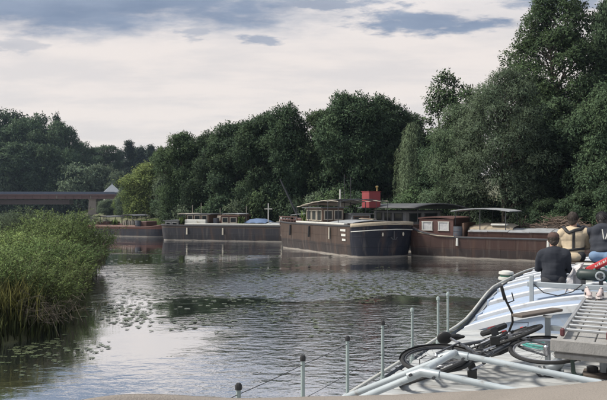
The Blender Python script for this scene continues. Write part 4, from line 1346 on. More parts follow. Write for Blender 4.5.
cabin(e, 2.3, 4.6, -1.2, 1.2, 1.6, 2.32, m_brownwood, m_darkroof, [('s', .08, .3, .3, .9), ('s', .38, .62, .3, .9), ('s', .7, .92, .3, .9)], name='wheelhouse', mframe=m_cream, roof_over=.3)
canopy(e, 1.6, 2.5, -1.5, 1.5, 1.4, 2.4, m_cream, m_steel_dk, arch=.05, n=2)
cabin(e, 5.8, 7.5, -1.3, 1.3, 1.2, 2.22, m_rustred, m_brownwood, [('s', .1, .42, .4, .85), ('s', .55, .9, .4, .85)], name='brown_cabin', mframe=m_cream, roof_over=.2)
canopy(e, 6.0, 7.6, -1.4, 1.0, 2.28, 2.42, m_greyroof, m_steel_dk, arch=.04, n=2)
MB().box((8.0, -1.75, 1.47), (11.0, .3, .14), bev=.03).build('white_capping', m_whitep, e)
MB().box((8.0, 1.75, 1.47), (11.0, .3, .14), bev=.03).build('white_capping', m_whitep, e)
hatch_row(e, 7.8, 13.0, 1.5, 1.15, 1.42, .18, m_brownwood, m_greyroof)
rows = [[(x, y, 1.62 + .35 * (1 - (y / 1.3) ** 2) * (1 - ((x - 9.0) / 1.1) ** 4) + .03 * math.sin(8 * x + 5 * y)) for y in np.linspace(-1.3, 1.3, 9)] for x in np.linspace(7.95, 10.05, 9)]
MB().sheet(rows).build('blue_tarpaulin', m_tarp_blue, e)
ms = MB().tube([(10.0, -.3, 1.5), (10.0, -.3, 3.35)], [.06, .045], 8).build('mast', m_whitep, e)
MB().box((10.0, -.3, 2.85), (.75, .06, .07)).build('crosstree', m_whitep, ms)
for x, y, h in ((1.95, .8, 3.2), (3.1, .3, 3.4), (7.6, .4, 3.1), (4.9, .6, 2.9)):
    MB().tube([(x, y, 1.3), (x, y, h)], .022, 6).build('pole', m_cream, e)
MB().box((5.25, -.4, 1.75), (.4, .5, .9), rot=Matrix.Rotation(.3, 3, 'Y')).build('locker', m_cream, e)
mb = MB().ell((11.4, -.9, 1.85), (.16, .13, .3)); mb.tube([(11.4, -.9, 1.3), (11.4, -.9, 1.7)], .09)
mb.build('ventilator', m_whitep, e)
MB().box((13.2, 0, 1.75), (1.3, 2.0, .7), bev=.04).build('fore_cabin', m_greyroof, e)
canopy(e, 12.4, 14.4, -1.3, 1.3, 1.4, 2.35, m_greyroof, m_steel_dk, arch=.1, n=2)
for x in (2.9, 6.4, 11.9):
    MB().tube([(x, -WB / 2 - .07, 1.15), (x, -WB / 2 - .09, .55)], [.07, .08], 7).build('fender', m_cream, e)
# derrick pole
dk = empty('derrick_pole', PX(303, 214, 58.5) * Vector((1, 1, 0)) + Vector((0, 0, 1.2)))
tag(dk, 'thin dark derrick pole leaning left above the brown barge stern', 'pole')
a_ = PX(280, 179, 58.5) - dk.location
MB().tube([(0, 0, 0), a_ * .5, a_], [.11, .09, .06], 8).build('spar', m_steel_dk, dk)
MB().tube([(0.3, 0, .2), a_ * .98], .012, 4).build('stay', m_steel_dk, dk)
MB().box((0, 0, .1), (.5, .5, .3)).build('base', m_steel_dk, dk)

# ---- barge A: far red brown boat
oA = PX(84, 236, 68.0); oA.z = 0
rA = PX(161, 237.5, 65.0); rA.z = 0
dA = (rA - oA).normalized(); leftA = Vector((-dA.y, dA.x, 0))
LA = (rA - oA).length + .6
e = empty('moored_barge', oA + leftA * 1.7, heading(dA))
tag(e, 'far red brown boat with two dark canopies, leftmost of the moored barges', 'barge')
mA = hull_paint('hull_far', (0.028, 0.030, 0.040), (0.034, 0.034, 0.044), (0.13, 0.058, 0.048), .5, .78)
hull(e, LA, 3.4, 1.02, mA, bow_len=2.0, stern_len=1.0, sheer_b=.35, sheer_s=.15, strake_mat=m_rustred, deck_mat=m_deckgrey)
MB().box((3.6, -1.5, 1.06), (5.0, .12, .16)).build('gunwale_capping', material('faded_pink', (.36, .24, .2), .7), e)
canopy(e, .7, 2.8, -1.4, 1.4, .8, 1.98, m_darkroof, m_steel_dk, arch=.1, n=3)
canopy(e, 4.2, 5.9, -1.4, 1.4, .8, 2.12, m_darkroof, m_steel_dk, arch=.12, n=3)
MB().box((1.7, 0, 1.1), (1.8, 1.9, .7), bev=.06).build('aft_cabin', m_rustred, e)
mb = MB()
for i in range(9):
    mb.box((4.4 + .18 * i, -.9 + .05 * (i % 3), 1.25 + .1 * (i % 2)), (.15, .5, .6), rot=Matrix.Rotation(.2 * (i % 4), 3, 'Z'))
mb.build('pale_bundles', m_cream, e)
MB().box((6.5, 0, 1.15), (1.2, 2.0, .75), bev=.05).build('fore_cabin', m_rustred, e)
MB().box((3.4, .1, 1.0), (1.3, 1.8, .5), bev=.05).build('hatch', m_rustred, e)
MB().tube([(LA - .5, -.2, 1.15), (LA + .35, -.7, 1.0), (LA + .6, -.8, .6)], .035, 6).build('anchor_stock', m_cream, e)
for x in (3.2, 6.0):
    MB().tube([(x, .5, 1), (x, .5, 2.6)], .02, 6).build('pole', m_steel_dk, e)

# ---- loose gear on the moored decks
m_pot = material('terracotta_pot', (.26, .12, .08), .85)
m_bluedrum = material('blue_drum', (.07, .08, .10), .5, c3=(.12, .06, .04), s3=5)
m_crate = material('grey_crate', (.22, .22, .21), .8)
def gear(kind, origin, d, x, y, z, label):
    l_ = Vector((-d.y, d.x, 0))
    e = empty(kind, origin + d * x + l_ * y + Vector((0, 0, z)), heading(d) + rnd.uniform(-.3, .3))
    cat = {'oil_drum': 'drum', 'potted_plant': 'plant', 'deck_crate': 'crate', 'plank_stack': 'planks'}[kind]
    tag(e, label, cat)
    if kind == 'oil_drum':
        MB().tube([(0, 0, 0), (0, 0, .28), (0, 0, .29), (0, 0, .57), (0, 0, .58), (0, 0, .86)], [.28, .28, .295, .28, .295, .28], 14).build('body', m_bluedrum, e)
        MB().tube([(0, 0, .861), (0, 0, .88)], .25, 14).build('lid', m_steel_dk, e)
    elif kind == 'potted_plant':
        MB().tube([(0, 0, 0), (0, 0, .26), (0, 0, .30)], [.12, .18, .19], 12).build('pot', m_pot, e)
        rg = np.random.default_rng(int(abs(x * 97 + y * 13)) + 1)
        add_mesh('leaves', blades(int(abs(x * 31)) + 3, np.stack([rg.normal(size=26) * .10, rg.normal(size=26) * .10, rg.uniform(.25, .6, 26)], 1), .5, .05, m_osier, .9, 6), e)
    elif kind == 'deck_crate':
        MB().box((0, 0, .2), (.6, .42, .4), bev=.02).build('box', m_crate, e)
        for q in (.1, .25):
            MB().box((0, -.215, q), (.56, .02, .05)).build('slat', m_cream, e)
        MB().box((0, 0, .412), (.62, .44, .02)).build('lid', m_greyroof, e)
    else:
        for q in range(4):
            MB().box((0, -.2 + .13 * (q % 3), .04 + .045 * (q // 3)), (2.2 - .2 * q, .12, .04)).build('plank', m_brownwood if q % 2 else m_cream, e)
oBc = oB; oAc = oA + leftA * 1.7; oCc = bowC - dC * LC
gear('oil_drum', oBc, dB, 5.2, -1.0, 1.14, 'dark drum on the long barge beside its brown cabin')
gear('potted_plant', oBc, dB, 2.05, -1.5, 1.14, 'potted plant at the aft canopy of the long barge')
gear('potted_plant', oBc, dB, 7.72, -1.2, 1.14, 'potted plant right of the brown cabin on the long barge')
gear('deck_crate', oBc, dB, 12.0, -1.2, 1.62, 'grey crate on the hatches near the right end of the long barge')
gear('plank_stack', oBc, dB, 11.6, .6, 1.64, 'stack of planks on the hatches of the long barge')
gear('potted_plant', oAc, dA, 3.3, -1.0, .76, 'potted plant amidships on the far red brown boat')
gear('deck_crate', oAc, dA, 2.9, -.9, .76, 'grey crate beside the left canopy of the far boat')
gear('oil_drum', oAc, dA, 6.15, -1.1, .74, 'dark drum at the right canopy of the far boat')
gear('deck_crate', oCc, dC, 3.2, -1.0, 1.68, 'grey crate behind the stern rail of the brown barge')
gear('potted_plant', oCc, dC, 3.7, -1.5, 1.68, 'potted plant beside the wheelhouse of the brown barge')
gear('plank_stack', oCc, dC, 8.9, .5, 2.24, 'stack of planks lying on the brown barge hatches')
gear('oil_drum', oD, dD, 3.2, -1.6, 1.02, 'dark drum beside the canopy of the dark red barge')
# ================================================================== OUR OWN BARGE (foreground)
AX = R(28)                                     # its axis points 28 degrees right of the view
def B(s, t, z): return Vector((s * math.sin(AX) + t * math.cos(AX), s * math.cos(AX) - t * math.sin(AX), z))
DZ = 1.4
m_hullblue = material('own_hull_paint', (0.10, 0.12, 0.15), 0.5, (0.08, .09, .11), c3=(.14, .08, .05), s3=4, t3=(.6, .75))
m_board = material('white_deck_board', (0.41, 0.42, 0.42), 0.6, (0.32, 0.33, 0.33), scale=1.6, stretch=(.5, 3, 1), c3=(0.20, 0.19, 0.175), s3=2.6, t3=(.50, .72), bump=.004, bscale=20)
m_hatchp = material('hatch_panel_paint', (0.33, 0.40, 0.51), 0.4, (0.27, 0.33, 0.43), scale=1.2, c3=(0.33, 0.34, 0.34), s3=3.5, t3=(.58, .75), bump=.004, bscale=12)
m_galv = material('galvanised_steel', (0.36, 0.39, 0.41), 0.5, (0.28, 0.31, 0.33), scale=6, metal=.35)
m_post = material('grey_green_post_paint', (0.27, 0.33, 0.32), 0.5, (0.21, 0.25, 0.25), scale=5)
m_black = material('black_rubber', (0.014, 0.014, 0.016), 0.55)
m_owndeck = material('pale_worn_deck', (0.30, 0.32, 0.34), 0.8, (0.22, 0.23, 0.24), scale=2)
own = empty('cargo_barge', B(0, 0, 0), -AX)
tag(own, 'foreground barge with white deck boards and pale blue arched hatch covers', 'barge')
# hull in local coordinates: x = to the right, y = forward
def edge_z(s): return DZ + 0.30 * float(smoothstep(9.6, 12.2, s))
ss = list(np.linspace(-7, 14, 43)) + list(np.linspace(14.2, 19.5, 16))
def halfw(s):
    hw = 2.5
    if s > 14: hw *= max(0, 1 - ((s - 14) / 5.5) ** 2.3) ** .5
    return max(hw, .03)
rows = []
for f_, k_ in ((-.6, .93), (0.0, .97), (.5, 1.0), (1.0, 1.0)):
    r = [Vector((-halfw(s) * k_, s - (1 - f_) * .5 * max(0, (s - 15) / 4.5), -.6 if f_ < 0 else edge_z(s) * f_ - (.02 if f_ == 1 else 0))) for s in ss]
    r += [Vector((-p.x, p.y, p.z)) for p in r[::-1]]
    rows.append(r)
mb = MB(); k = len(rows[0])
mb.add([p for r in rows for p in r], [(a * k + j, a * k + (j + 1) % k, (a + 1) * k + (j + 1) % k, (a + 1) * k + j) for a in range(3) for j in range(k)])
mb.build('hull', m_hullblue, own, smooth=45)
top = rows[-1]; n2 = len(ss)
MB().add([Vector((p.x * .995, p.y, p.z - .05)) for p in top], [(i, i + 1, k - 2 - i, k - 1 - i) for i in range(n2 - 1)]).build('deck', m_owndeck, own)
# gunwale rail: white tube, rising towards the bow
pth = [(-halfw(s) - .0, s, edge_z(s) + .03) for s in ss]
MB().tube(pth, .018, 8).build('gunwale', m_whitep, own)
MB().tube([(-p[0], p[1], p[2]) for p in pth], .04, 8).build('gunwale', m_whitep, own)
# dark boot line inside the rail
rows = [[(-halfw(s) + .10, s, edge_z(s) - .03) for s in ss if 9.4 < s < 17], [(-halfw(s) + .10, s, edge_z(s) + .0) for s in ss if 9.4 < s < 17]]
o = MB().sheet(rows).build('bulwark_lip', m_owndeck, own); md = o.modifiers.new('t', 'SOLIDIFY'); md.thickness = .02
# aft deck boards, laid across
pit = .37
i = 0
brd = {}
rg = np.random.default_rng(5)
for v in range(4):
    mbv = MB()
    prof = [(-pit / 2 + .009, -.02), (-pit / 2 + .009, .012), (-pit / 2 + .03, .022), (-.03, .022), (-.02, .012), (.0, .012), (.01, .022), (pit / 2 - .03, .022), (pit / 2 - .009, .012), (pit / 2 - .009, -.02)]
    # cross section in (y, z), extruded over x with camber
    xs = np.linspace(-2.38, 2.38, 9)
    pts = [Vector((x, y, z + .07 * (1 - (x / 2.4) ** 2))) for x in xs for y, z in prof]
    m_ = len(prof)
    fs = [(a * m_ + j, a * m_ + (j + 1) % m_, (a + 1) * m_ + (j + 1) % m_, (a + 1) * m_ + j) for a in range(8) for j in range(m_)]
    fs += [tuple(range(m_)), tuple(range(8 * m_, 9 * m_))]
    mbv.add(pts, fs)
    brd[v] = mbv.mesh('deck_board', m_board, 30)
s = 3.2
while s < 9.15:
    o = add_mesh('deck_board', brd[i % 4], own, (rg.normal() * .006, s, DZ + .0 + rg.uniform(-.004, .006)), (0, rg.normal() * .001, rg.normal() * .002))
    s += pit; i += 1
# arched hatch panels
def hz(s, t):
    e_ = edge_z(s)
    return e_ + (.50 - .10 * float(smoothstep(9.6, 12.2, s))) * (1 - (t / 2.36) ** 2)
plen = .80
m_liprow = material('white_lip_paint', (0.58, 0.60, 0.62), 0.4, (0.47, 0.49, 0.52), scale=2, c3=(.3, .29, .27), s3=5, t3=(.6, .75))
s = 9.28
while s < 16.2:
    hwid = min(2.34, halfw(s + plen) - .16)
    # cross profile along the boat: a raised lip, then shallow corrugations, then a low gutter
    prof = [(-.002, -.05), (.0, .045), (.012, .055), (.075, .055), (.088, .045), (.092, .008)]
    for q in np.linspace(.14, .89, 25):
        prof.append((q * plen, .010 + .012 * max(0, math.sin((q - .14) / .75 * math.pi * 6.0)) ** 2))
    prof += [(plen - .075, .008), (plen - .07, -.06), (plen - .004, -.06)]
    ts = np.linspace(-hwid, hwid, 25)
    rows = [[(t, s + y, hz(s + y, t) + z) for t in ts] for y, z in prof]
    o = MB().sheet(rows[4:]).build('hatch_panel', m_hatchp, own, smooth=40)
    MB().sheet(rows[:5]).build('white_lip', m_liprow, o, smooth=40)
    for sg in (-1, 1):
        MB().box((sg * (hwid + .012), s + plen / 2 - .01, hz(s + plen / 2, hwid) - .03), (.03, plen - .03, .10)).build('edge_strip', m_hatchp, o)
    s += plen
# end wall under the first panel
rows = [[(t, 9.30, hz(9.28, t) - .03) for t in np.linspace(-2.34, 2.34, 21)], [(t, 9.30, DZ - .05) for t in np.linspace(-2.34, 2.34, 21)]]
MB().sheet(rows).build('hatch_end_plate', m_hatchp, own)
# stanchions with rope
posts = [3.63, 4.54, 5.40, 6.28, 7.22, 8.26, 8.72]
tops = []
for s in posts:
    st = MB().tube([(-2.42, s, DZ - .02), (-2.42, s, DZ + .57)], .017, 8).build('stanchion', m_post, own)
    MB().tube([(-2.42, s, DZ + .572), (-2.42, s, DZ + .60), (-2.42, s, DZ + .615)], [.024, .024, .014], 8).build('cap', m_black if s < 7 else m_post, st)
    MB().tube([(-2.42, s, DZ - .02), (-2.42, s, DZ + .05)], [.038, .026], 8).build('socket', m_post, st)
    tops.append(Vector((-2.42, s, DZ + .54)))
def sagline(a, b, sag, n=7):
    return [a.lerp(b, q) - Vector((0, 0, sag * 4 * q * (1 - q))) for q in np.linspace(0, 1, n)]
for a, b in zip(tops[:-1], tops[1:]):
    MB().tube(sagline(a, b, .006), .003, 4).build('rail_wire', m_black, own)
    MB().tube(sagline(a - Vector((0, 0, .27)), b - Vector((0, 0, .27)), .006), .0026, 4).build('rail_wire', m_black, own)
MB().tube(sagline(Vector((-2.42, 2.6, DZ + .54)), tops[0], .006), .003, 4).build('rail_wire', m_black, own)
st = MB().tube([(-2.42, 2.6, DZ - .02), (-2.42, 2.6, DZ + .57)], .017, 8).build('stanchion', m_post, own)
# mushroom ventilator on the gunwale (white with green line)
def own_empty(name, s, t, z, rz=0.0):
    return empty(name, B(s, t, z), -AX + rz)
pb = PX(506, 286, 13.4)
e = empty('mooring_bollard', (pb.x, pb.y, edge_z(13) - .13))
e.scale = (.72, .72, .72)
tag(e, 'white round topped bollard with green ring at the barge edge', 'bollard')
MB().tube([(0, 0, 0), (0, 0, .28)], .13, 14).build('stem', m_whitep, e)
MB().tube([(0, 0, .12), (0, 0, .14), (0, 0, .20), (0, 0, .22)], [.16, .22, .22, .16], 16).build('lower_disc', m_whitep, e)
MB().tube([(0, 0, .225), (0, 0, .26)], .17, 16).build('green_ring', material('green_enamel', (.05, .16, .12), .4), e)
MB().tube([(0, 0, .265), (0, 0, .30), (0, 0, .36), (0, 0, .39)], [.15, .21, .20, .10], 16).build('cap', m_whitep, e)

# ------------------------------------------------------------------ pipe frame in front
m_pipe = material('pale_grey_pipe_paint', (0.37, 0.41, 0.43), 0.45, (0.29, 0.325, 0.345), scale=4, c3=(.17, .15, .13), s3=11, t3=(.57, .72))
m_clamp = material('pipe_clamp', (0.38, 0.42, 0.44), 0.4, metal=.3)
e = own_empty('awning_frame', 4.87, -1.4, DZ)
tag(e, 'pale grey pipe frame with two bent tubes lying across the aft deck', 'pipe frame')
def L2(s, t, z): return Vector((t + 1.4, s - 4.87, z - DZ))
j1, j2 = L2(5.2, -1.38, 2.0), L2(4.54, -1.42, 2.0)
pr = .025
for j, s in ((j1, 5.2), (j2, 4.54)):
    MB().tube([L2(s, -2.42, 1.45), L2(s, -2.36, 1.52), j + Vector((-.05, 0, -.02))], pr, 12).build('side_tube', m_pipe, e)
    MB().tube([j + Vector((.04, 0, 0)), L2(s, 0, 1.875), L2(s, 1.4, 1.98), L2(s, 2.42, 1.46)], pr, 12).build('roof_tube', m_pipe, e)
    MB().tube([j + Vector((-.13, 0, -.045)), j + Vector((-.03, 0, 0)), j + Vector((.10, 0, -.008))], pr + .009, 12).build('elbow_joint', m_clamp, e)
    for dx in (-.1, .07):
        p = j + Vector((dx, -pr - .01, -.02)); MB().tube([p, p + Vector((0, -.025, 0))], .011, 8).build('bolt', m_steel_dk, e)
MB().tube([j2 + Vector((0, .02, .02)), j1 + Vector((0, -.02, .02))], pr * .95, 12).build('cross_tube', m_pipe, e)
cl = j1.lerp(L2(5.2, 0, 1.875), .8)
for dx in (-.03, .03):
    ring = [Vector((cl.x + dx, cl.y + (pr + .005) * math.cos(a), cl.z - .002 + (pr + .005) * math.sin(a))) for a in np.linspace(0, 6.283, 13)[:-1]]
    MB().tube(ring, .008, 5, closed=True).build('hose_clip', m_black, e)

# ------------------------------------------------------------------ tan canvas nearest to us
m_canvas = material('tan_canvas', (0.235, 0.205, 0.178), 0.9, (0.19, 0.168, 0.145), scale=1.5, bump=.006, bscale=90, c3=(.17, .15, .128), s3=2.2, t3=(.55, .75))
edge = [(-70, 412, 1.3), (20, 408, 1.55), (75, 400.5, 1.9), (98, 396.5, 2.0), (122, 394, 2.1), (160, 394, 2.25), (200, 396.5, 2.4), (240, 398.5, 2.55), (275, 397.5, 2.65), (310, 396.5, 2.75), (345, 396, 2.85), (400, 394.5, 2.95), (450, 392, 3.0), (500, 389.5, 3.0), (560, 385.5, 3.0), (607, 380.5, 3.0), (660, 374, 3.0), (740, 372, 3.0), (900, 374, 2.95)]
E3 = []
for px, py, s in edge:
    az = math.atan2(px - CX, FPX)
    t = s * math.tan(az - AX)
    Y = s * math.cos(AX) - t * math.sin(AX)
    E3.append((t, s, CAMZ - (py - HY) / FPX * Y))
cs = 2.0
e = own_empty('canvas_cover', cs, 0, DZ)
tag(e, 'tan canvas cover stretched over a cabin top nearest to the viewer', 'canvas cover')
rows = []
def interp_edge(q):
    f = q * (len(E3) - 1); i = min(int(f), len(E3) - 2); f -= i
    return [E3[i][k] * (1 - f) + E3[i + 1][k] * f for k in range(3)]
qs = np.linspace(0, 1, 55)
edgeP = [interp_edge(q) for q in qs]
edgeP = [[sum(edgeP[min(max(i + d, 0), 54)][k] for d in (-1, 0, 1)) / 3 for k in range(3)] for i in range(55)]
def fold(t, s): return .010 * math.sin(7 * t + 2 * s) + .007 * math.sin(13 * t - 5 * s + 1)
def cv_row(ds, dz, sc=1.0):
    return [Vector((t * sc, max(s + ds, -.1) - cs, z + dz - DZ + (fold(t, s + ds) if ds < -.12 else 0))) for t, s, z in edgeP]
rows.append([Vector((t, s + .10 - cs, .04)) for t, s, z in edgeP])
rows.append(cv_row(.07, -.35)); rows.append(cv_row(.05, -.06)); rows.append(cv_row(.035, -.02)); rows.append(cv_row(0, 0)); rows.append(cv_row(-.06, .0))
for k_ in range(1, 12):
    rows.append(cv_row(-.06 - .14 * k_, -.004 * k_ ** 1.6))
o = MB().sheet(rows).build('canvas', m_canvas, e, smooth=True)
md = o.modifiers.new('t', 'SOLIDIFY'); md.thickness = .006
MB().tube(cv_row(.02, -.012), .009, 6).build('hem', m_canvas, e)

# ------------------------------------------------------------------ gangplank with ladder
m_greywood = material('weathered_wood', (0.29, 0.28, 0.27), 0.9, (0.21, 0.205, 0.195), scale=2, stretch=(6, .6, 3), c3=(.16, .14, .12), s3=7, t3=(.6, .7), bump=.004, bscale=14)
m_brownplank = material('brown_plank', (0.12, 0.10, 0.085), 0.85, (0.085, 0.07, 0.06), scale=2, stretch=(.6, 6, 3), bump=.004, bscale=14)
m_alu = material('aluminium', (0.62, 0.63, 0.63), 0.35, (0.5, 0.51, 0.52), scale=5, metal=.75)
gp = own_empty('gangplank', 6.24, -.36, DZ)
tag(gp, 'weathered grey wooden gangplank on trestle posts, ladder lying on it', 'gangplank')
def G(s, t, z): return Vector((t + .36, s - 6.24, z - DZ))
nb = 6
bw = .98 / nb
for i in range(nb):
    t = -.76 + bw * (i + .5)
    c = (G(6.24, t, 1.965) + G(9.72, t, 2.0)) / 2
    MB().box(c, (bw - .008, 3.48, .035), bev=.006, rot=Matrix.Rotation(.010, 3, 'X')).build('plank', m_greywood, gp)
MB().box(G(6.22, -.27, 1.945), (1.04, .055, .11), bev=.008).build('end_board', m_greywood, gp)
MB().box(G(6.26, -.27, 1.855), (1.0, .08, .062), bev=.02).build('bearer', m_greywood, gp)
for s in (7.4, 8.7):
    MB().box(G(s, -.27, 1.93), (1.0, .09, .05)).build('bearer', m_greywood, gp)
for t in (-.97, .22):
    p = MB().box(G(7.4, t, 1.70), (.055, .055, .60), bev=.006).build('trestle_post', m_galv, gp)
    MB().box(G(7.4, t, 2.006), (.09, .09, .016)).build('post_plate', m_alu, p)
    MB().box(G(7.4, t, 1.43), (.14, .14, .03)).build('base_plate', m_galv, p)
MB().box(G(7.4, -.375, 1.885), (1.14, .05, .05)).build('trestle_beam', m_galv, gp)
for t in (.16,):
    MB().box(G(6.34, t, 1.62), (.07, .07, .42)).build('front_leg', m_brownplank, gp)

ld = own_empty('aluminium_ladder', 6.36, -.515, 2.0)
tag(ld, 'short aluminium ladder lying flat on the gangplank', 'ladder')
zl = .012
for t in (-.19, .19):
    rl = MB().box((t, 1.15, zl + .03), (.028, 2.3, .062), bev=.006).build('rail', m_alu, ld)
    MB().box((t, -.012, zl + .03), (.038, .05, .072), bev=.01).build('rubber_foot', material('maroon_rubber', (.10, .03, .035), .7) if t < 0 else bpy.data.materials['maroon_rubber'], rl)
for i in range(9):
    y = .13 + .25 * i
    MB().box((0, y, zl + .032), (.356, .036, .026), bev=.006).build('rung', m_alu, ld)

# trainers at the far end
m_shoe_w = material('white_trainer_fabric', (0.66, 0.63, 0.62), 0.8, (.58, .52, .52), scale=9)
m_shoe_p = material('pink_trainer_fabric', (0.50, 0.45, 0.44), 0.85, (.36, .28, .27), scale=9)
for k, (t, rz, lab) in enumerate(((-.70, .25, 'left one of two pink and white trainers on the gangplank'), (-.555, -.1, 'right one of two pink and white trainers on the gangplank'))):
    e = own_empty('trainer', 9.05, t, 2.028, rz + math.pi)
    e.scale = (.85, .85, .85)
    tag(e, lab, 'shoe', 'pair of trainers')
    out = [(-.035, -.13), (.035, -.13), (.04, -.04), (.036, .02), (.05, .10), (.03, .165), (-.02, .17), (-.046, .11), (-.034, .02), (-.04, -.05)]
    MB().extr(out, 'z', 0, .03).build('sole', m_shoe_w, e)
    mb = MB()
    for yv, wv, hv in ((-.085, .036, .085), (-.03, .036, .075), (.03, .036, .052), (.09, .042, .036), (.125, .036, .028)):
        mb.ell((0, yv, .035 + hv * .35), (wv, .055, hv))
    me = remesh(mb, .008, 4); me.materials.append(m_shoe_p)
    add_mesh('upper', me, e)
    MB().ell((0, -.075, .125), (.026, .04, .012)).build('opening', m_black, e)
    for j in range(4):
        MB().box((0, .0 + .028 * j, .098 - .012 * j), (.05, .008, .006), rot=Matrix.Rotation(-.35, 3, 'X')).build('lace', m_shoe_w, e)
    for sx in (-1, 1):
        MB().box((sx * .043, .03, .05), (.008, .07, .03), rot=Matrix.Rotation(.3, 3, 'X')).build('side_stripe', m_black, e)

# loose plank resting on the trestle
a, b = PZ(516, 320, 2.0), PZ(558, 313, 2.0)
mid = (a + b) / 2; d = (b - a)
e = empty('loose_plank', (mid.x, mid.y, 2.022), math.atan2(d.y, d.x))
tag(e, 'short weathered brown plank resting across the trestle post', 'plank')
MB().box((0, 0, .02), (d.length - .02, .13, .03), bev=.006).build('board', m_brownplank, e)
# teal cloth by the post
e = own_empty('teal_rope', 8.3, -1.05, hz(9.3, -1.0) * 0 + DZ + .08)
tag(e, 'teal rope coil lying on the deck behind the trestle post', 'rope')
m_teal = material('teal_rope', (0.06, 0.30, 0.27), 0.8, (.04, .22, .2), scale=10)
pts = [(.34 * math.cos(a) * (1 + .1 * math.sin(3 * a)), .22 * math.sin(a), .012 + .004 * a) for a in np.linspace(0, 15, 60)]
MB().tube(pts, .012, 6).build('coil', m_teal, e)

# deck fitting at the foot of the post
pp = PZ(551, 376, 1.47)
e = empty('deck_roller', (pp.x, pp.y, DZ + .07), -AX + .4)
tag(e, 'grey mooring roller on the deck at the foot of the trestle', 'deck fitting')
MB().tube([(-.06, 0, .06), (.02, .01, .08), (.09, .02, .15), (.11, .02, .17)], [.05, .062, .055, .03], 12).build('roller', m_galv, e)
for sx in (-.1, .09):
    MB().box((sx, 0, .045), (.025, .15, .09), bev=.008).build('cheek', m_galv, e)
MB().box((0, 0, .01), (.28, .18, .02)).build('base', m_steel_dk, e)

# below the plank: green hook hanging from the bearer, black pump on a block
e = own_empty('boat_hook', 6.30, -.62, 1.835)
tag(e, 'dark green iron hook hanging below the gangplank end', 'hook')
MB().tube([(0, 0, 0), (.005, 0, -.06), (.01, 0, -.13), (.03, 0, -.165), (.07, 0, -.165), (.09, 0, -.14)], [.016, .018, .02, .02, .016, .006], 8).build('hook_iron', material('green_iron', (.02, .045, .035), .5), e)
MB().tube([(-.05, 0, 0.0), (.0, 0, -.005), (.05, 0, 0.0)], .012, 6).build('eye', m_steel_dk, e)
pp = PZ(600, 377, 1.48)
e = empty('hand_winch', (pp.x + .05, pp.y, DZ + .06), -AX)
tag(e, 'black hand winch bolted on a wooden block under the gangplank', 'winch')
MB().box((0, 0, .03), (.42, .26, .06), bev=.008).build('wooden_block', m_brownplank, e)
for sx in (-.12, .08):
    MB().tube([(sx, 0, .06), (sx, 0, .11), (sx, 0, .12)], [.055, .055, .03], 10).build('foot', m_black, e)
MB().tube([(-.02, 0, .07), (-.02, 0, .22)], .035, 8).build('column', m_galv, e)
MB().tube([(-.16, 0, .25), (-.12, 0, .25), (-.119, 0, .25), (.12, 0, .25), (.121, 0, .25), (.16, 0, .25)], [.08, .08, .045, .045, .08, .08], 12).build('drum', m_black, e)
MB().tube([(-.16, 0, .25), (-.22, -.02, .25), (-.23, -.02, .20), (-.24, -.03, .16)], .014, 6).build('crank', m_black, e)

# galvanised beam across, with junk on it
e = own_empty('steel_beam', 10.35, -.5, hz(10.35, -.5))
tag(e, 'galvanised steel beam across the hatch in front of the people', 'beam')
z0 = 2.0 - hz(10.35, -.5)
MB().box((0.0, 0, z0), (2.3, .06, .075), bev=.008).build('beam', m_galv, e)
for t in (-1.08, 1.1):
    zl_ = hz(10.35, t - .5) - hz(10.35, -.5)
    MB().box((t, -.035, (z0 + .14 + zl_) / 2), (.06, .05, z0 + .14 - zl_), bev=.006).build('upright', m_galv, e)
MB().box((-.1, -.05, z0 - .075), (.5, .05, .05)).build('bracket', m_galv, e)
e = own_empty('black_cable', 10.3, -1.2, hz(10.3, -1.2) + .02)
tag(e, 'thin black cable sagging from the steel beam', 'cable')
MB().tube([(-.35, 0, .18), (-.2, -.03, .06), (0, -.05, .03), (.2, -.04, .10), (.33, 0, .21)], .008, 6).build('cable', m_black, e)
# ------------------------------------------------------------------ clutter behind the beam
m_paper = material('pale_plastic', (0.60, 0.58, 0.57), 0.6, (.45, .43, .44), scale=8, bump=.01, bscale=14)
m_redbag = material('red_vinyl', (0.42, 0.035, 0.04), 0.45, (.34, .03, .035), scale=5)
m_dkgreen = material('dark_green_vinyl', (0.02, 0.035, 0.032), 0.5)
p = PX(574, 283, 9.9)
e = empty('plastic_sheet', (p.x, p.y, hz(10.6, -1.1)))
tag(e, 'crumpled pale plastic sheet standing upright behind the steel beam', 'plastic sheet')
rows = []
rg = np.random.default_rng(8)
ztop_ = PX(574, 262, 9.9).z - e.location.z
for q in np.linspace(0, 1, 9):
    rows.append([((u - .5) * .2 + .05 * (q - .5) * 2 + .02 * math.sin(7 * q), .04 * math.sin(9 * u + 5 * q) + .03 * rg.normal() * .4, q * ztop_ * (1 - .25 * abs(u - .85))) for u in np.linspace(0, 1, 7)])
o = MB().sheet(rows).build('sheet', m_paper, e); md = o.modifiers.new('t', 'SOLIDIFY'); md.thickness = .008
p = PX(585, 268, 10.3)
e = empty('white_bin', (p.x, p.y, hz(11.1, -.85)), -AX)
tag(e, 'white plastic box half hidden behind the plastic sheet', 'box')
zt_ = p.z - e.location.z + .05
MB().box((0, 0, zt_ / 2), (.26, .22, zt_), bev=.02).build('body', m_whitep, e)
MB().box((0, 0, zt_ + .012), (.29, .25, .024), bev=.01).build('lid', m_whitep, e)
p0, p1 = PX(586, 271, 9.9), PX(613, 258, 9.5)
e = empty('red_banner_bag', p0)
tag(e, 'long red bag with white lettering marks leaning behind the beam', 'bag')
d = p1 - p0
up = Vector((0, 0, 1)); nrm = d.cross(up).normalized(); v_ = nrm.cross(d).normalized()
Mb = Matrix((d.normalized(), nrm, v_)).transposed()
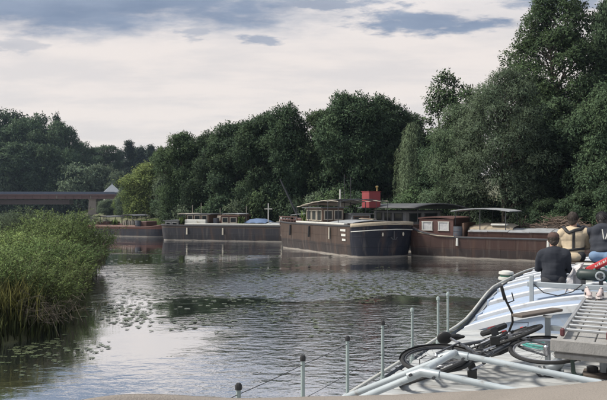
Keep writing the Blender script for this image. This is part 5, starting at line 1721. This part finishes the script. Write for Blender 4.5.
MB().box(d * .55, (d.length * 1.15, .07, .10), rot=Mb, bev=.025).build('bag', m_redbag, e)
MB().box(d * 0.0 - d.normalized() * .05, (.05, .08, .115), rot=Mb, bev=.02).build('end_cap', m_black, e)
fy = -1 if nrm.y > 0 else 1
for k in range(6):
    q = .42 + .075 * k
    MB().box(d * q + nrm * fy * .037 + v_ * .004 * ((k * 7) % 3 - 1), (.012 if k % 2 else .028, .004, .034 if k % 3 else .022), rot=Mb @ Matrix.Rotation(.3 * (k % 2), 3, 'Y')).build('white_letter', m_whitep, e)
# support for the bag and cylinder: both lie against a grey crate
p = PX(592, 275, 9.75)
e = empty('gas_cylinder', (p.x, p.y, hz(10.6, -.7) + .005), -AX)
tag(e, 'dark green cylinder lying behind the steel beam', 'cylinder')
zc_ = max(.12, p.z - e.location.z)
MB().tube([(-.22, 0, zc_), (-.20, 0, zc_), (-.16, 0, zc_), (.16, 0, zc_), (.20, 0, zc_), (.22, 0, zc_)], [.02, .06, .085, .085, .06, .03], 14).build('body', m_dkgreen, e)
for sx in (-.12, .12):
    MB().box((sx, 0, (zc_ - .08) / 2), (.05, .16, max(.02, zc_ - .06))).build('cradle', m_steel_dk, e)
p = PX(600, 276, 9.55)
e = empty('cable_reel', (p.x, p.y, hz(10.5, -.6)), -AX)
tag(e, 'small grey reel on a stand at the right edge behind the beam', 'reel')
zc_ = p.z - e.location.z
ring = [(0.055 * math.cos(a), 0, zc_ + .055 * math.sin(a)) for a in np.linspace(0, 6.283, 17)[:-1]]
MB().tube(ring, .015, 7, closed=True).build('rim', m_galv, e)
MB().tube([(0, -.05, zc_), (0, .05, zc_)], .03, 8).build('hub', m_steel_dk, e)
for k in range(3):
    a = k * 2.094
    MB().tube([(0, 0, zc_), (.055 * math.cos(a), 0, zc_ + .055 * math.sin(a))], .008, 5).build('spoke', m_galv, e)
MB().tube([(0, .06, zc_), (0, .08, 0)], .018, 6).build('stand', m_steel_dk, e)
p = PX(604, 272, 9.7)
e = empty('teal_hose', (p.x, p.y, hz(10.6, -.5)))
tag(e, 'teal hose looped behind the grey reel at the right edge', 'hose')
zc_ = p.z - e.location.z
MB().tube([(.12 * math.cos(a) - .02, .02 + .01 * a, zc_ - .02 + .11 * math.sin(a)) for a in np.linspace(-1.2, 3.4, 20)], .016, 8).build('loop', m_teal, e)
MB().tube([(.12 * math.cos(-1.2) - .02, .0, zc_ - .02 + .11 * math.sin(-1.2)), (.1, 0, zc_ - .2), (.22, .02, .03), (.5, .05, .03)], .016, 8).build('tail', m_teal, e)
# bench
be = own_empty('bench', 11.85, -.72, hz(11.85, -1.4) - .01)
tag(be, 'dark low bench on the hatch under the two people in front', 'bench')
zs = 2.235 - be.location.z
for k in range(3):
    MB().box((0, -.13 + .13 * k, zs), (1.35, .12, .035), bev=.006).build('seat_board', m_brownplank, be)
for t in (-.58, .58):
    zb = hz(11.85, -.72 + t) - be.location.z
    MB().box((t, 0, (zs + zb) / 2 - .01), (.05, .32, zs - zb - .02)).build('leg', m_steel_dk, be)

# ================================================================== PEOPLE
m_skin = material('skin', (0.40, 0.235, 0.17), 0.55, (.34, .19, .14), scale=14)
m_navy = material('navy_knit', (0.013, 0.016, 0.024), 0.95, (.020, .023, .032), scale=12, bump=.003, bscale=60)
m_beige = material('beige_jacket', (0.50, 0.41, 0.29), 0.85, (.43, .35, .245), scale=6, bump=.003, bscale=30)
m_hood = material('charcoal_hoodie', (0.022, 0.026, 0.036), 0.95, (.03, .034, .045), scale=9, bump=.003, bscale=50)
m_jeans = material('blue_jeans', (0.12, 0.19, 0.31), 0.9, (.17, .25, .37), scale=7, bump=.002, bscale=70)
m_trous = material('dark_trousers', (0.035, 0.036, 0.042), 0.9)
m_cap = material('brown_red_cap', (0.085, 0.048, 0.04), 0.9, (.055, .034, .028), scale=12)
m_hair_br = material('brown_hair', (0.045, 0.032, 0.024), 0.7, (.03, .022, .018), scale=40, stretch=(1, 1, .3), bump=.004, bscale=60)
m_hair_bk = material('black_hair', (0.012, 0.011, 0.012), 0.55, (.02, .018, .018), scale=40, stretch=(1, 1, .3), bump=.004, bscale=60)
m_shoe = material('dark_shoes', (0.03, 0.028, 0.026), 0.6)
m_eye = material('eye_white', (.7, .7, .68), .3)

def add_hand(mb, wrist, d, palm_n, size=1.0, curl=.5, thumb=1):
    """palm plus five separate curled fingers; d: pointing direction, palm_n: direction the palm faces"""
    d = Vector(d).normalized(); pn = Vector(palm_n); pn = (pn - d * pn.dot(d)).normalized(); sd_ = d.cross(pn)
    w_ = Vector(wrist)
    for k in range(4):
        off = (k - 1.5) * .019 * size
        a = w_ + d * .015 + sd_ * off * .6; b = w_ + d * .085 * size + sd_ * off
        mb.capsule(a, b, .014 * size, .0125 * size, 8)
        L = (.030, .036, .034, .026)[k] * size
        p = b; an = curl * .6
        for j in range(3):
            dd = (d * math.cos(an) + pn * math.sin(an))
            q = p + dd * L * (1 - .18 * j)
            mb.capsule(p, q, (.0098 - .001 * j) * size, (.0092 - .001 * j) * size, 8)
            p = q; an += curl
    a = w_ + d * .025 - sd_ * thumb * .022 * size
    b = a + (d * .6 - sd_ * thumb * .75 + pn * .3).normalized() * .042 * size
    c = b + (d * .9 - sd_ * thumb * .3 + pn * .3).normalized() * .034 * size
    mb.capsule(a, b, .0135 * size, .0115 * size, 8); mb.capsule(b, c, .011 * size, .009 * size, 8)

def add_head(mb, c, yaw, pitch, roll=0.0):
    M = (Matrix.Rotation(yaw, 4, 'Z') @ Matrix.Rotation(pitch, 4, 'X') @ Matrix.Rotation(roll, 4, 'Y'))
    T = Matrix.Translation(c) @ M
    old = mb.xf
    mb.xf = T
    mb.ell((0, -.012, .02), (.076, .094, .098), 18, 12)        # skull
    mb.ell((0, .032, -.045), (.058, .062, .070), 14, 10)      # jaw
    mb.ell((0, .078, -.092), (.024, .02, .018), 10, 7)        # chin
    mb.ell((0, .105, -.020), (.013, .02, .026), 10, 7)        # nose
    mb.ell((0, .085, .028), (.05, .02, .016), 10, 7)          # brow
    mb.ell((0, .094, -.062), (.024, .012, .006), 10, 6)       # lips
    mb.ell((0, .094, -.072), (.022, .011, .006), 10, 6)
    for sx in (-1, 1):
        mb.ell((sx * .079, -.004, -.008), (.009, .020, .032), 8, 7)   # ears
        mb.ell((sx * .045, .066, -.022), (.024, .022, .02), 8, 7)     # cheeks
    mb.xf = old
    return T

def person(name, loc, rz, label, spec):
    e = empty(name, loc, rz)
    tag(e, label, 'person')
    J = spec['joints']
    V3 = lambda k: Vector(J[k])
    # the body: one continuous skin
    mb = MB()
    T = add_head(mb, V3('head'), spec.get('yaw', 0), spec.get('pitch', 0))
    mb.capsule(V3('neck') - Vector((0, 0, .05)), V3('head') - Vector((0, .01, .03)), .058, .052)
    mb.ell(V3('chest'), (.145, .095, .17)); mb.ell(V3('belly'), (.13, .095, .14)); mb.ell(V3('pelvis'), (.155, .12, .11))
    mb.capsule(V3('sh_l'), V3('sh_r'), .062, .062)
    for s in 'lr':
        mb.capsule(V3('sh_' + s), V3('el_' + s), .045, .036); mb.capsule(V3('el_' + s), V3('wr_' + s), .036, .024)
        mb.capsule(V3('hip_' + s), V3('kn_' + s), .07, .05); mb.capsule(V3('kn_' + s), V3('an_' + s), .048, .034)
        mb.capsule(V3('an_' + s), V3('an_' + s) + Vector((0, .12, -.03)), .034, .026)
        hd = Vector(J.get('hd_' + s, V3('wr_' + s) - V3('el_' + s)))
        add_hand(mb, V3('wr_' + s), hd, J.get('pn_' + s, (0, 0, -1)), 1.0, J.get('curl_' + s, .45), thumb=1 if s == 'l' else -1)
    me = remesh(mb, .0065, 2)
    me.materials.append(m_skin)
    add_mesh('body', me, e)
    for sx in (-1, 1):
        mbe = MB(); mbe.xf = T
        mbe.ell((sx * .031, .083, .006), (.013, .010, .009), 10, 7)
        mbe.build('eye', m_eye, e, smooth=True)
    # top garment
    mb = MB()
    f = spec.get('bulk', 1.0)
    mb.ell(V3('chest') + Vector((0, 0, .02)), (.185 * f, .130 * f, .20)); mb.ell(V3('belly'), (.170 * f, .130 * f, .16))
    mb.ell(V3('chest').lerp(V3('belly'), .5), (.178 * f, .130 * f, .17))
    hem = V3('hem') if 'hem' in J else V3('pelvis') + Vector((0, 0, .04))
    mb.ell(hem, (.180 * f, .150 * f, .10))
    mb.capsule(V3('sh_l'), V3('sh_r'), .082 * f, .082 * f)
    mb.capsule(V3('sh_l').lerp(V3('neck'), .55), V3('neck') + Vector((0, -.005, 0)), .070, .066)
    mb.capsule(V3('sh_r').lerp(V3('neck'), .55), V3('neck') + Vector((0, -.005, 0)), .070, .066)
    for s in 'lr':
        mb.capsule(V3('sh_' + s), V3('el_' + s), .072 * f, .056 * f)
        w2 = V3('el_' + s).lerp(V3('wr_' + s), .93)
        mb.capsule(V3('el_' + s), w2, .056 * f, .040 * f)
    if spec.get('hood'):
        nk = V3('neck')
        mb.ell(nk + Vector((0, -.085, -.02)), (.12, .065, .085)); mb.ell(nk + Vector((0, -.03, .02)), (.105, .085, .045))
    me = remesh(mb, .011, 5)
    me.materials.append(spec['top'])
    wrinkle(me, .014, 22, spec['seed'])
    top = add_mesh(spec.get('top_name', 'sweater'), me, e)
    # trousers
    mb = MB()
    mb.ell(V3('pelvis'), (.185, .155, .12))
    for s in 'lr':
        mb.capsule(V3('hip_' + s), V3('kn_' + s), .098, .070); mb.capsule(V3('kn_' + s), V3('an_' + s) + Vector((0, 0, .04)), .068, .056)
        mb.ell(V3('hip_' + s) + Vector((0, -.06, .0)), (.10, .10, .095))
    me = remesh(mb, .012, 5)
    me.materials.append(spec['legs'])
    wrinkle(me, .004, 30, spec['seed'] + 3)
    tr = add_mesh('trousers', me, e)
    for s in 'lr':
        a = V3('an_' + s)
        mb = MB().ell(a + Vector((0, .06, -.045)), (.046, .135, .042)); mb.ell(a + Vector((0, -.01, -.02)), (.042, .055, .055))
        me = remesh(mb, .01, 3); me.materials.append(m_shoe)
        add_mesh('shoe', me, e)
    # hair
    mb = MB(); mb.xf = T
    hs = spec.get('hair_len', .0)
    mb.ell((0, -.022, .035), (.084, .098, .098), 18, 12)
    mb.ell((0, -.055, -.02 - hs), (.074, .062, .085 + hs), 14, 10)
    me = remesh(mb, .009, 3)
    # keep the face free: drop what bulges in front
    me.materials.append(spec['hair'])
    wrinkle(me, .004, 70, spec['seed'] + 5)
    hr = add_mesh('hair', me, e)
    rg = np.random.default_rng(spec['seed'] + 40)
    nh = 2200
    th_ = rg.uniform(0, 6.283, nh); cz_ = rg.uniform(-.75, 1, nh); sz_ = np.sqrt(1 - cz_ ** 2)
    S_ = np.stack([sz_ * np.cos(th_), sz_ * np.sin(th_), cz_], 1)
    keep = (S_[:, 1] < .25) | (S_[:, 2] > .45)
    if spec.get('capped'): keep &= S_[:, 2] < .12
    S_ = S_[keep]
    Pq = S_ * np.array([.084, .099, .100]) + np.array([0, -.022, .030])
    Dq = np.array([0, -.25, -1.0]) + .35 * rg.normal(size=S_.shape) + .25 * S_
    Dq = unit(Dq - S_ * (Dq * S_).sum(1, keepdims=True) * .85)
    Vq, Fq_ = leaf_quads(Pq, Dq, S_, (.035 + spec.get('hair_len', 0)) * rg.uniform(.6, 1.3, len(S_)), .006)
    Rm = np.array(T.to_3x3()); Tm = np.array(T.translation)
    hs_ = np_mesh('hair_strands', Vq @ Rm.T + Tm, Fq_, spec['hair'])
    add_mesh('strands', hs_, hr)['kind'] = 'stuff'
    return e, T, top, tr

# 1 seated man with cap, on the hatch
s1, t1 = 11.05, -1.36
P1, T1, _, _ = person('person', B(s1, t1, hz(s1, t1) + .03), -AX + .10, 'seated person in dark navy sweater and brown cap, seen from behind', {
    'joints': dict(head=(0.0, .075, .74), neck=(0, .01, .585), chest=(0, 0, .42), belly=(0, -.01, .24), pelvis=(0, 0, .11),
                   sh_l=(-.165, 0, .515), sh_r=(.165, 0, .515), el_l=(-.245, .08, .27), el_r=(.245, .08, .27), wr_l=(-.17, .30, .31), wr_r=(.17, .30, .30),
                   hip_l=(-.09, 0, .10), hip_r=(.09, 0, .10), kn_l=(-.15, .40, .33), kn_r=(.15, .40, .33), an_l=(-.14, .62, .10), an_r=(.14, .62, .10), pn_l=(0, .3, -1), pn_r=(0, .3, -1)),
    'top': m_navy, 'legs': m_trous, 'hair': m_hair_br, 'seed': 1, 'capped': True, 'yaw': .15, 'pitch': -.12, 'bulk': 1.08})
mb = MB(); mb.xf = T1
mb.ell((0, -.016, .052), (.091, .108, .078), 18, 12)
me = remesh(mb, .008, 2)
me.materials.append(m_cap)
cp = add_mesh('cap', me, P1)
mb = MB(); mb.xf = T1
mb.extr([(-.075, .07), (-.05, .15), (0, .175), (.05, .15), (.075, .07)], 'z', .035, .045)
mb.build('peak', m_cap, cp)
mb = MB(); mb.xf = T1
ring = [(.085 * math.cos(a), -.016 + .102 * math.sin(a), .036) for a in np.linspace(0, 6.283, 25)[:-1]]
mb.tube(ring, .005, 6, closed=True).build('cap_band', m_cap, cp)

# 2 person in beige jacket with black lifejacket harness
s2, t2 = 11.85, -1.14
P2, T2, top2, _ = person('person', B(s2, t2, 2.255), -AX + .12, 'seated person in beige jacket with black harness straps, seen from behind', {
    'joints': dict(head=(0.0, .05, .70), neck=(0, .0, .545), chest=(0, 0, .38), belly=(0, 0, .20), pelvis=(0, 0, .10), hem=(0, -.03, .07),
                   sh_l=(-.16, 0, .475), sh_r=(.16, 0, .475), el_l=(-.235, .10, .25), el_r=(.235, .10, .25), wr_l=(-.12, .30, .22), wr_r=(.12, .30, .22),
                   hip_l=(-.09, 0, .09), hip_r=(.09, 0, .09), kn_l=(-.11, .42, .09), kn_r=(.11, .42, .09), an_l=(-.11, .45, -.27), an_r=(.11, .45, -.27)),
    'top': m_beige, 'top_name': 'jacket', 'legs': m_trous, 'hair': m_hair_br, 'seed': 2, 'yaw': -.25, 'pitch': -.05, 'bulk': 1.08})
def strap(e, pts, wd, mat, name):
    rows = []
    P = [Vector(p) for p in pts]
    for i, p in enumerate(P):
        d = (P[min(i + 1, len(P) - 1)] - P[max(i - 1, 0)]).normalized()
        n = Vector((p.x, p.y, 0)); n = (n - d * n.dot(d))
        n = n.normalized() if n.length > 1e-4 else Vector((0, -1, 0))
        s = d.cross(n).normalized() * wd / 2
        rows.append([p - s, p + s])
    o = MB().sheet(rows).build(name, mat, e)
    m = o.modifiers.new('t', 'SOLIDIFY'); m.thickness = .012; m.offset = 0
    return o
def surf_pts(obj, origin_dirs):
    out = []
    me = obj.data
    from mathutils.bvhtree import BVHTree
    bv = BVHTree.FromPolygons([v.co[:] for v in me.vertices], [p.vertices[:] for p in me.polygons])
    for o_, d_ in origin_dirs:
        h = bv.ray_cast(Vector(o_), Vector(d_))
        if h[0] is not None:
            out.append(h[0] - Vector(d_) * .004)
    return out
strap(P2, surf_pts(top2, [((.02 * (z - .4), -1, z), (0, 1, 0)) for z in np.linspace(.53, .20, 12)]), .042, m_black, 'back_strap')
strap(P2, surf_pts(top2, [((1.2 * math.cos(a), 1.2 * math.sin(a), .20 + .02 * math.cos(a)), (-math.cos(a), -math.sin(a), 0)) for a in np.linspace(-math.pi - .2, .2, 28)]), .04, m_black, 'waist_strap')
col = surf_pts(top2, [((.16 * math.cos(a), .02 + .14 * math.sin(a), 1.2), (0, 0, -1)) for a in np.linspace(-math.pi - .9, .9, 18)])
MB().tube(col, .030, 8).build('lifejacket_collar', m_black, P2)

# 3 person in hoodie and jeans, leaning and pointing left
s3, t3_ = 11.72, -.70
P3, T3, top3, _ = person('person', B(s3, t3_, 2.26), -AX - .05, 'person in dark hoodie and blue jeans leaning forward, arm stretched left', {
    'joints': dict(head=(-.02, .22, .70), neck=(0, .14, .56), chest=(0, .10, .42), belly=(0, .03, .24), pelvis=(0, 0, .12), hem=(0, .02, .20),
                   sh_l=(-.17, .12, .50), sh_r=(.17, .12, .50), el_l=(-.36, .26, .53), el_r=(.26, .20, .27), wr_l=(-.46, .44, .60), wr_r=(.16, .42, .25),
                   hip_l=(-.09, 0, .10), hip_r=(.09, 0, .10), kn_l=(-.13, .42, .10), kn_r=(.13, .42, .10), an_l=(-.12, .46, -.27), an_r=(.12, .46, -.27),
                   hd_l=(-.5, .8, .1), curl_l=.3),
    'top': m_hood, 'top_name': 'hoodie', 'legs': m_jeans, 'hair': m_hair_bk, 'seed': 4, 'yaw': .35, 'pitch': -.22, 'hair_len': .03, 'hood': True, 'bulk': 1.06})
for x0_, x1_ in ((-.035, -.005), (.06, .02)):
    strap(P3, surf_pts(top3, [((x0_ * (1 - q) + x1_ * q + .05, -1, .54 - .16 * q), (0, 1, 0)) for q in np.linspace(0, 1, 8)]), .016, m_whitep, 'white_drawstring')

# ================================================================== BICYCLES lying on the aft deck
m_tyre = material('bicycle_tyre', (0.016, 0.016, 0.017), 0.75)
m_frame_k = material('black_bike_paint', (0.014, 0.015, 0.018), 0.3)
m_frame_g = material('graphite_bike_paint', (0.06, 0.065, 0.075), 0.3)
m_chrome = material('bike_alloy', (0.5, 0.5, 0.52), 0.3, metal=.9)
m_redlens = material('red_reflector', (0.45, 0.02, 0.02), 0.25)
m_bikeblack = material('bike_plastic', (0.015, 0.015, 0.016), 0.5)
def bicycle(label, rear, axis, upv, mframe, rear_light=True, rack=True, turn=0.0, bags=False, slide=0.0):
    """local x: rear hub to front hub, local z: the bike's own up, local y: its side"""
    a = Vector(axis).normalized(); u = Vector(upv); u = (u - a * u.dot(a)).normalized(); n = u.cross(a)
    M = Matrix((a, n, u)).transposed().to_4x4()
    e = empty('bicycle', rear)
    e.rotation_euler = M.to_euler()
    tag(e, label, 'bicycle')
    wb, wr_ = 1.06, .335
    for hx_, st in ((0, 0), (wb, .0)):
        wq = MB().tube([(hx_ + wr_ * math.cos(q), 0, wr_ * math.sin(q)) for q in np.linspace(0, 6.2832, 41)[:-1]], .019, 8, closed=True).build('tyre' if False else 'wheel', m_tyre, e)
        MB().tube([(hx_ + (wr_ - .03) * math.cos(q), 0, (wr_ - .03) * math.sin(q)) for q in np.linspace(0, 6.2832, 41)[:-1]], .012, 6, closed=True).build('rim', m_chrome if hx_ else m_frame_k, wq)
        sp_ = MB()
        for k in range(24):
            q = k * 6.2832 / 24
            sp_.tube([(hx_ + .02 * math.cos(q + .9), (.025 if k % 2 else -.025), .02 * math.sin(q + .9)), (hx_ + (wr_ - .035) * math.cos(q), 0, (wr_ - .035) * math.sin(q))], .0016, 3, cap=False)
        so = sp_.build('spokes', m_chrome, wq); so['kind'] = 'stuff'
        MB().tube([(hx_, -.055, 0), (hx_, -.04, 0), (hx_, .04, 0), (hx_, .055, 0)], [.012, .028, .028, .012], 10).build('hub', m_chrome, wq)
        # mudguard
        rows = []
        for q in np.linspace(.5, 2.9, 16) if hx_ == 0 else np.linspace(.3, 2.5, 16):
            rows.append([(hx_ + (wr_ + .035 - abs(y) * .35) * math.cos(q), y, (wr_ + .035 - abs(y) * .35) * math.sin(q)) for y in (-.03, -.015, .0, .015, .03)])
        o = MB().sheet(rows).build('mudguard', m_bikeblack, e); md = o.modifiers.new('t', 'SOLIDIFY'); md.thickness = .003
    bb = Vector((.44, 0, -.06)); st = Vector((.30, 0, .40)); hd0 = Vector((.88, 0, .34)); hd1 = Vector((.84, 0, .50))
    mb = MB()
    mb.tube([bb, st], .017, 8); mb.tube([bb, hd0], .021, 8); mb.tube([st - Vector((-.01, 0, .06)), hd1 - Vector((0, 0, .03))], .018, 8); mb.tube([hd0 + Vector((.005, 0, -.03)), hd1], .022, 8)
    for y in (-.055, .055):
        mb.tube([bb + Vector((-.02, y * .6, 0)), (0, y, 0)], .011, 6); mb.tube([st + Vector((0, y * .3, -.03)), (0, y, 0)], .010, 6)
    mb.build('frame', mframe, e)
    fk = MB()
    for y in (-.055, .055):
        fk.tube([hd0 + Vector((.005, y * .9, -.03)), hd0 + Vector((.05, y, -.12)), (wb, y, 0)], [.015, .014, .010], 8)
    fk.tube([hd0 + Vector((.005, -.05, -.03)), hd0 + Vector((.005, .05, -.03))], .017, 8)
    fk.build('fork', mframe, e)
    hb = Vector((.90, 0, .64))
    def hv(x, y, z):
        y = y + slide
        return hb + Vector((x * math.cos(turn) - y * math.sin(turn), x * math.sin(turn) + y * math.cos(turn), z))
    MB().tube([hd1, hd1 + Vector((-.02, 0, .08)), hb + Vector((.02, 0, -.01)), hb + Vector((.03, 0, 0))], .015, 8).build('stem', m_bikeblack, e)
    h = MB().tube([hv(-.06, -.34, .01), hv(-.02, -.18, .02), hv(.03, -.05, 0), hv(.03, .05, 0), hv(-.02, .18, .02), hv(-.06, .34, .01)], .0125, 8).build('handlebar', m_bikeblack, e)
    for sg in (-1, 1):
        MB().tube([hv(-.035, sg * .20, .018), hv(-.065, sg * .355, .01)], .018, 8).build('grip', m_bikeblack, h)
        MB().tube([hv(-.01, sg * .16, .01), hv(.05, sg * .19, -.02), hv(.03, sg * .28, -.03)], .007, 6).build('brake_lever', m_bikeblack, h)
    MB().tube([hb + Vector((.03, .1, 0)), hb + Vector((.16, .12, -.02)), hb + Vector((.14, .05, -.18)), hd0 + Vector((.03, .03, 0))], .004, 5).build('brake_cable', m_bikeblack, e)
    MB().tube([hb + Vector((.03, -.1, 0)), hb + Vector((.18, -.1, -.05)), hb + Vector((.12, -.05, -.2)), hd0 + Vector((.0, -.03, 0))], .004, 5).build('brake_cable', m_bikeblack, e)
    sp0 = st + (st - bb).normalized() * .17
    MB().tube([st, sp0], .014, 8).build('seat_post', m_chrome, e)
    mb = MB()
    mb.ell(sp0 + Vector((-.06, 0, .035)), (.085, .075, .030), 14, 8); mb.ell(sp0 + Vector((.03, 0, .035)), (.11, .040, .024), 14, 8); mb.ell(sp0 + Vector((.11, 0, .030)), (.05, .022, .020), 12, 8)
    me = remesh(mb, .008, 3); me.materials.append(m_bikeblack)
    add_mesh('saddle', me, e)
    ch = MB().tube([(bb.x + .095 * math.cos(q), -.05, bb.z + .095 * math.sin(q)) for q in np.linspace(0, 6.2832, 25)[:-1]], .006, 5, closed=True)
    ch.tube([bb + Vector((0, -.06, 0)), bb + Vector((0, .06, 0))], .02, 10); ch.tube([bb + Vector((0, -.05, .095)), (0, -.05, .03)], .004, 4); ch.tube([bb + Vector((0, -.05, -.095)), (0, -.05, -.03)], .004, 4)
    for k in range(5):
        q = k * 1.2566
        ch.tube([bb + Vector((0, -.05, 0)), (bb.x + .095 * math.cos(q), -.05, bb.z + .095 * math.sin(q))], .006, 4)
    ch.build('chainset', m_steel_dk, e)
    for s, an in ((-1, .6), (1, .6 + math.pi)):
        q = bb + Vector((.17 * math.cos(an), s * .075, .17 * math.sin(an)))
        cr = MB().tube([bb + Vector((0, s * .065, 0)), q], .010, 6).build('crank_arm', m_chrome, e)
        MB().box(q + Vector((0, s * .05, 0)), (.09, .085, .022), bev=.006).build('pedal', m_bikeblack, cr)
    if rack:
        mb = MB()
        for y in (-.05, .05):
            mb.tube([(-.28, y, .40), (.22, y, .41)], .006, 6); mb.tube([(-.16, y, .40), (0, y * 1.3, .02)], .006, 6)
        for x in (-.28, -.15, 0, .15, .22): mb.tube([(x, -.05, .40), (x, .05, .40)], .005, 5)
        mb.build('carrier_rack', m_bikeblack, e)
    if rear_light:
        MB().box((-.30, 0, .40), (.03, .11, .06), bev=.01).build('rear_light', m_redlens, e)
        MB().box((-.35, 0, .16), (.02, .07, .055), bev=.008).build('rear_reflector', m_redlens, e)
    if bags:
        for sg in (-1, 1):
            pb_ = MB().box((-.06, sg * .115, .26), (.26, .06, .20), bev=.02).build('pannier_bag', m_bikeblack, e)
            MB().box((-.06, sg * .148, .28), (.07, .006, .05)).build('red_patch', m_redlens, pb_)
        MB().box((-.225, .0, .30), (.006, .12, .07)).build('red_patch', m_redlens, e)
    fl = MB().tube([hd0 + Vector((.09, 0, .05)), hd0 + Vector((.10, 0, .05)), hd0 + Vector((.14, 0, .05))], [.02, .035, .038], 10).build('front_light', m_chrome, e)
    return e
f1 = Vector((1.25, 6.28, 1.60)); r1 = f1 + Vector((.85, .48, .21)) * 1.06
bicycle('black bicycle lying nearest on the white deck, front wheel to the left', r1, f1 - r1, Vector((.22, .95, -.14)), m_frame_k, turn=1.25, bags=True)
r2 = Vector((1.30, 6.36, 1.70))
bicycle('graphite bicycle lying behind the other, handlebar sticking up', r2, Vector((.94, -.03, .08)), Vector((.2, .92, .12)), m_frame_g, rear_light=False, rack=False, slide=-.15)


# ------------------------------------------------------------------ river air
hz_m = bpy.data.materials.new('river_haze')
hz_m.use_nodes = True
hz_m.node_tree.nodes.clear()
pv = hz_m.node_tree.nodes.new('ShaderNodeVolumePrincipled')
pv.inputs['Color'].default_value = (0.62, 0.80, 1.0, 1)
pv.inputs['Density'].default_value = 0.00016
ho = hz_m.node_tree.nodes.new('ShaderNodeOutputMaterial')
hz_m.node_tree.links.new(pv.outputs[0], ho.inputs['Volume'])
o = MB().box((0, 0, 44), (6000, 6000, 93)).build('haze', hz_m, smooth=False)
tag(o, 'thin pale haze over the river', kind='stuff')
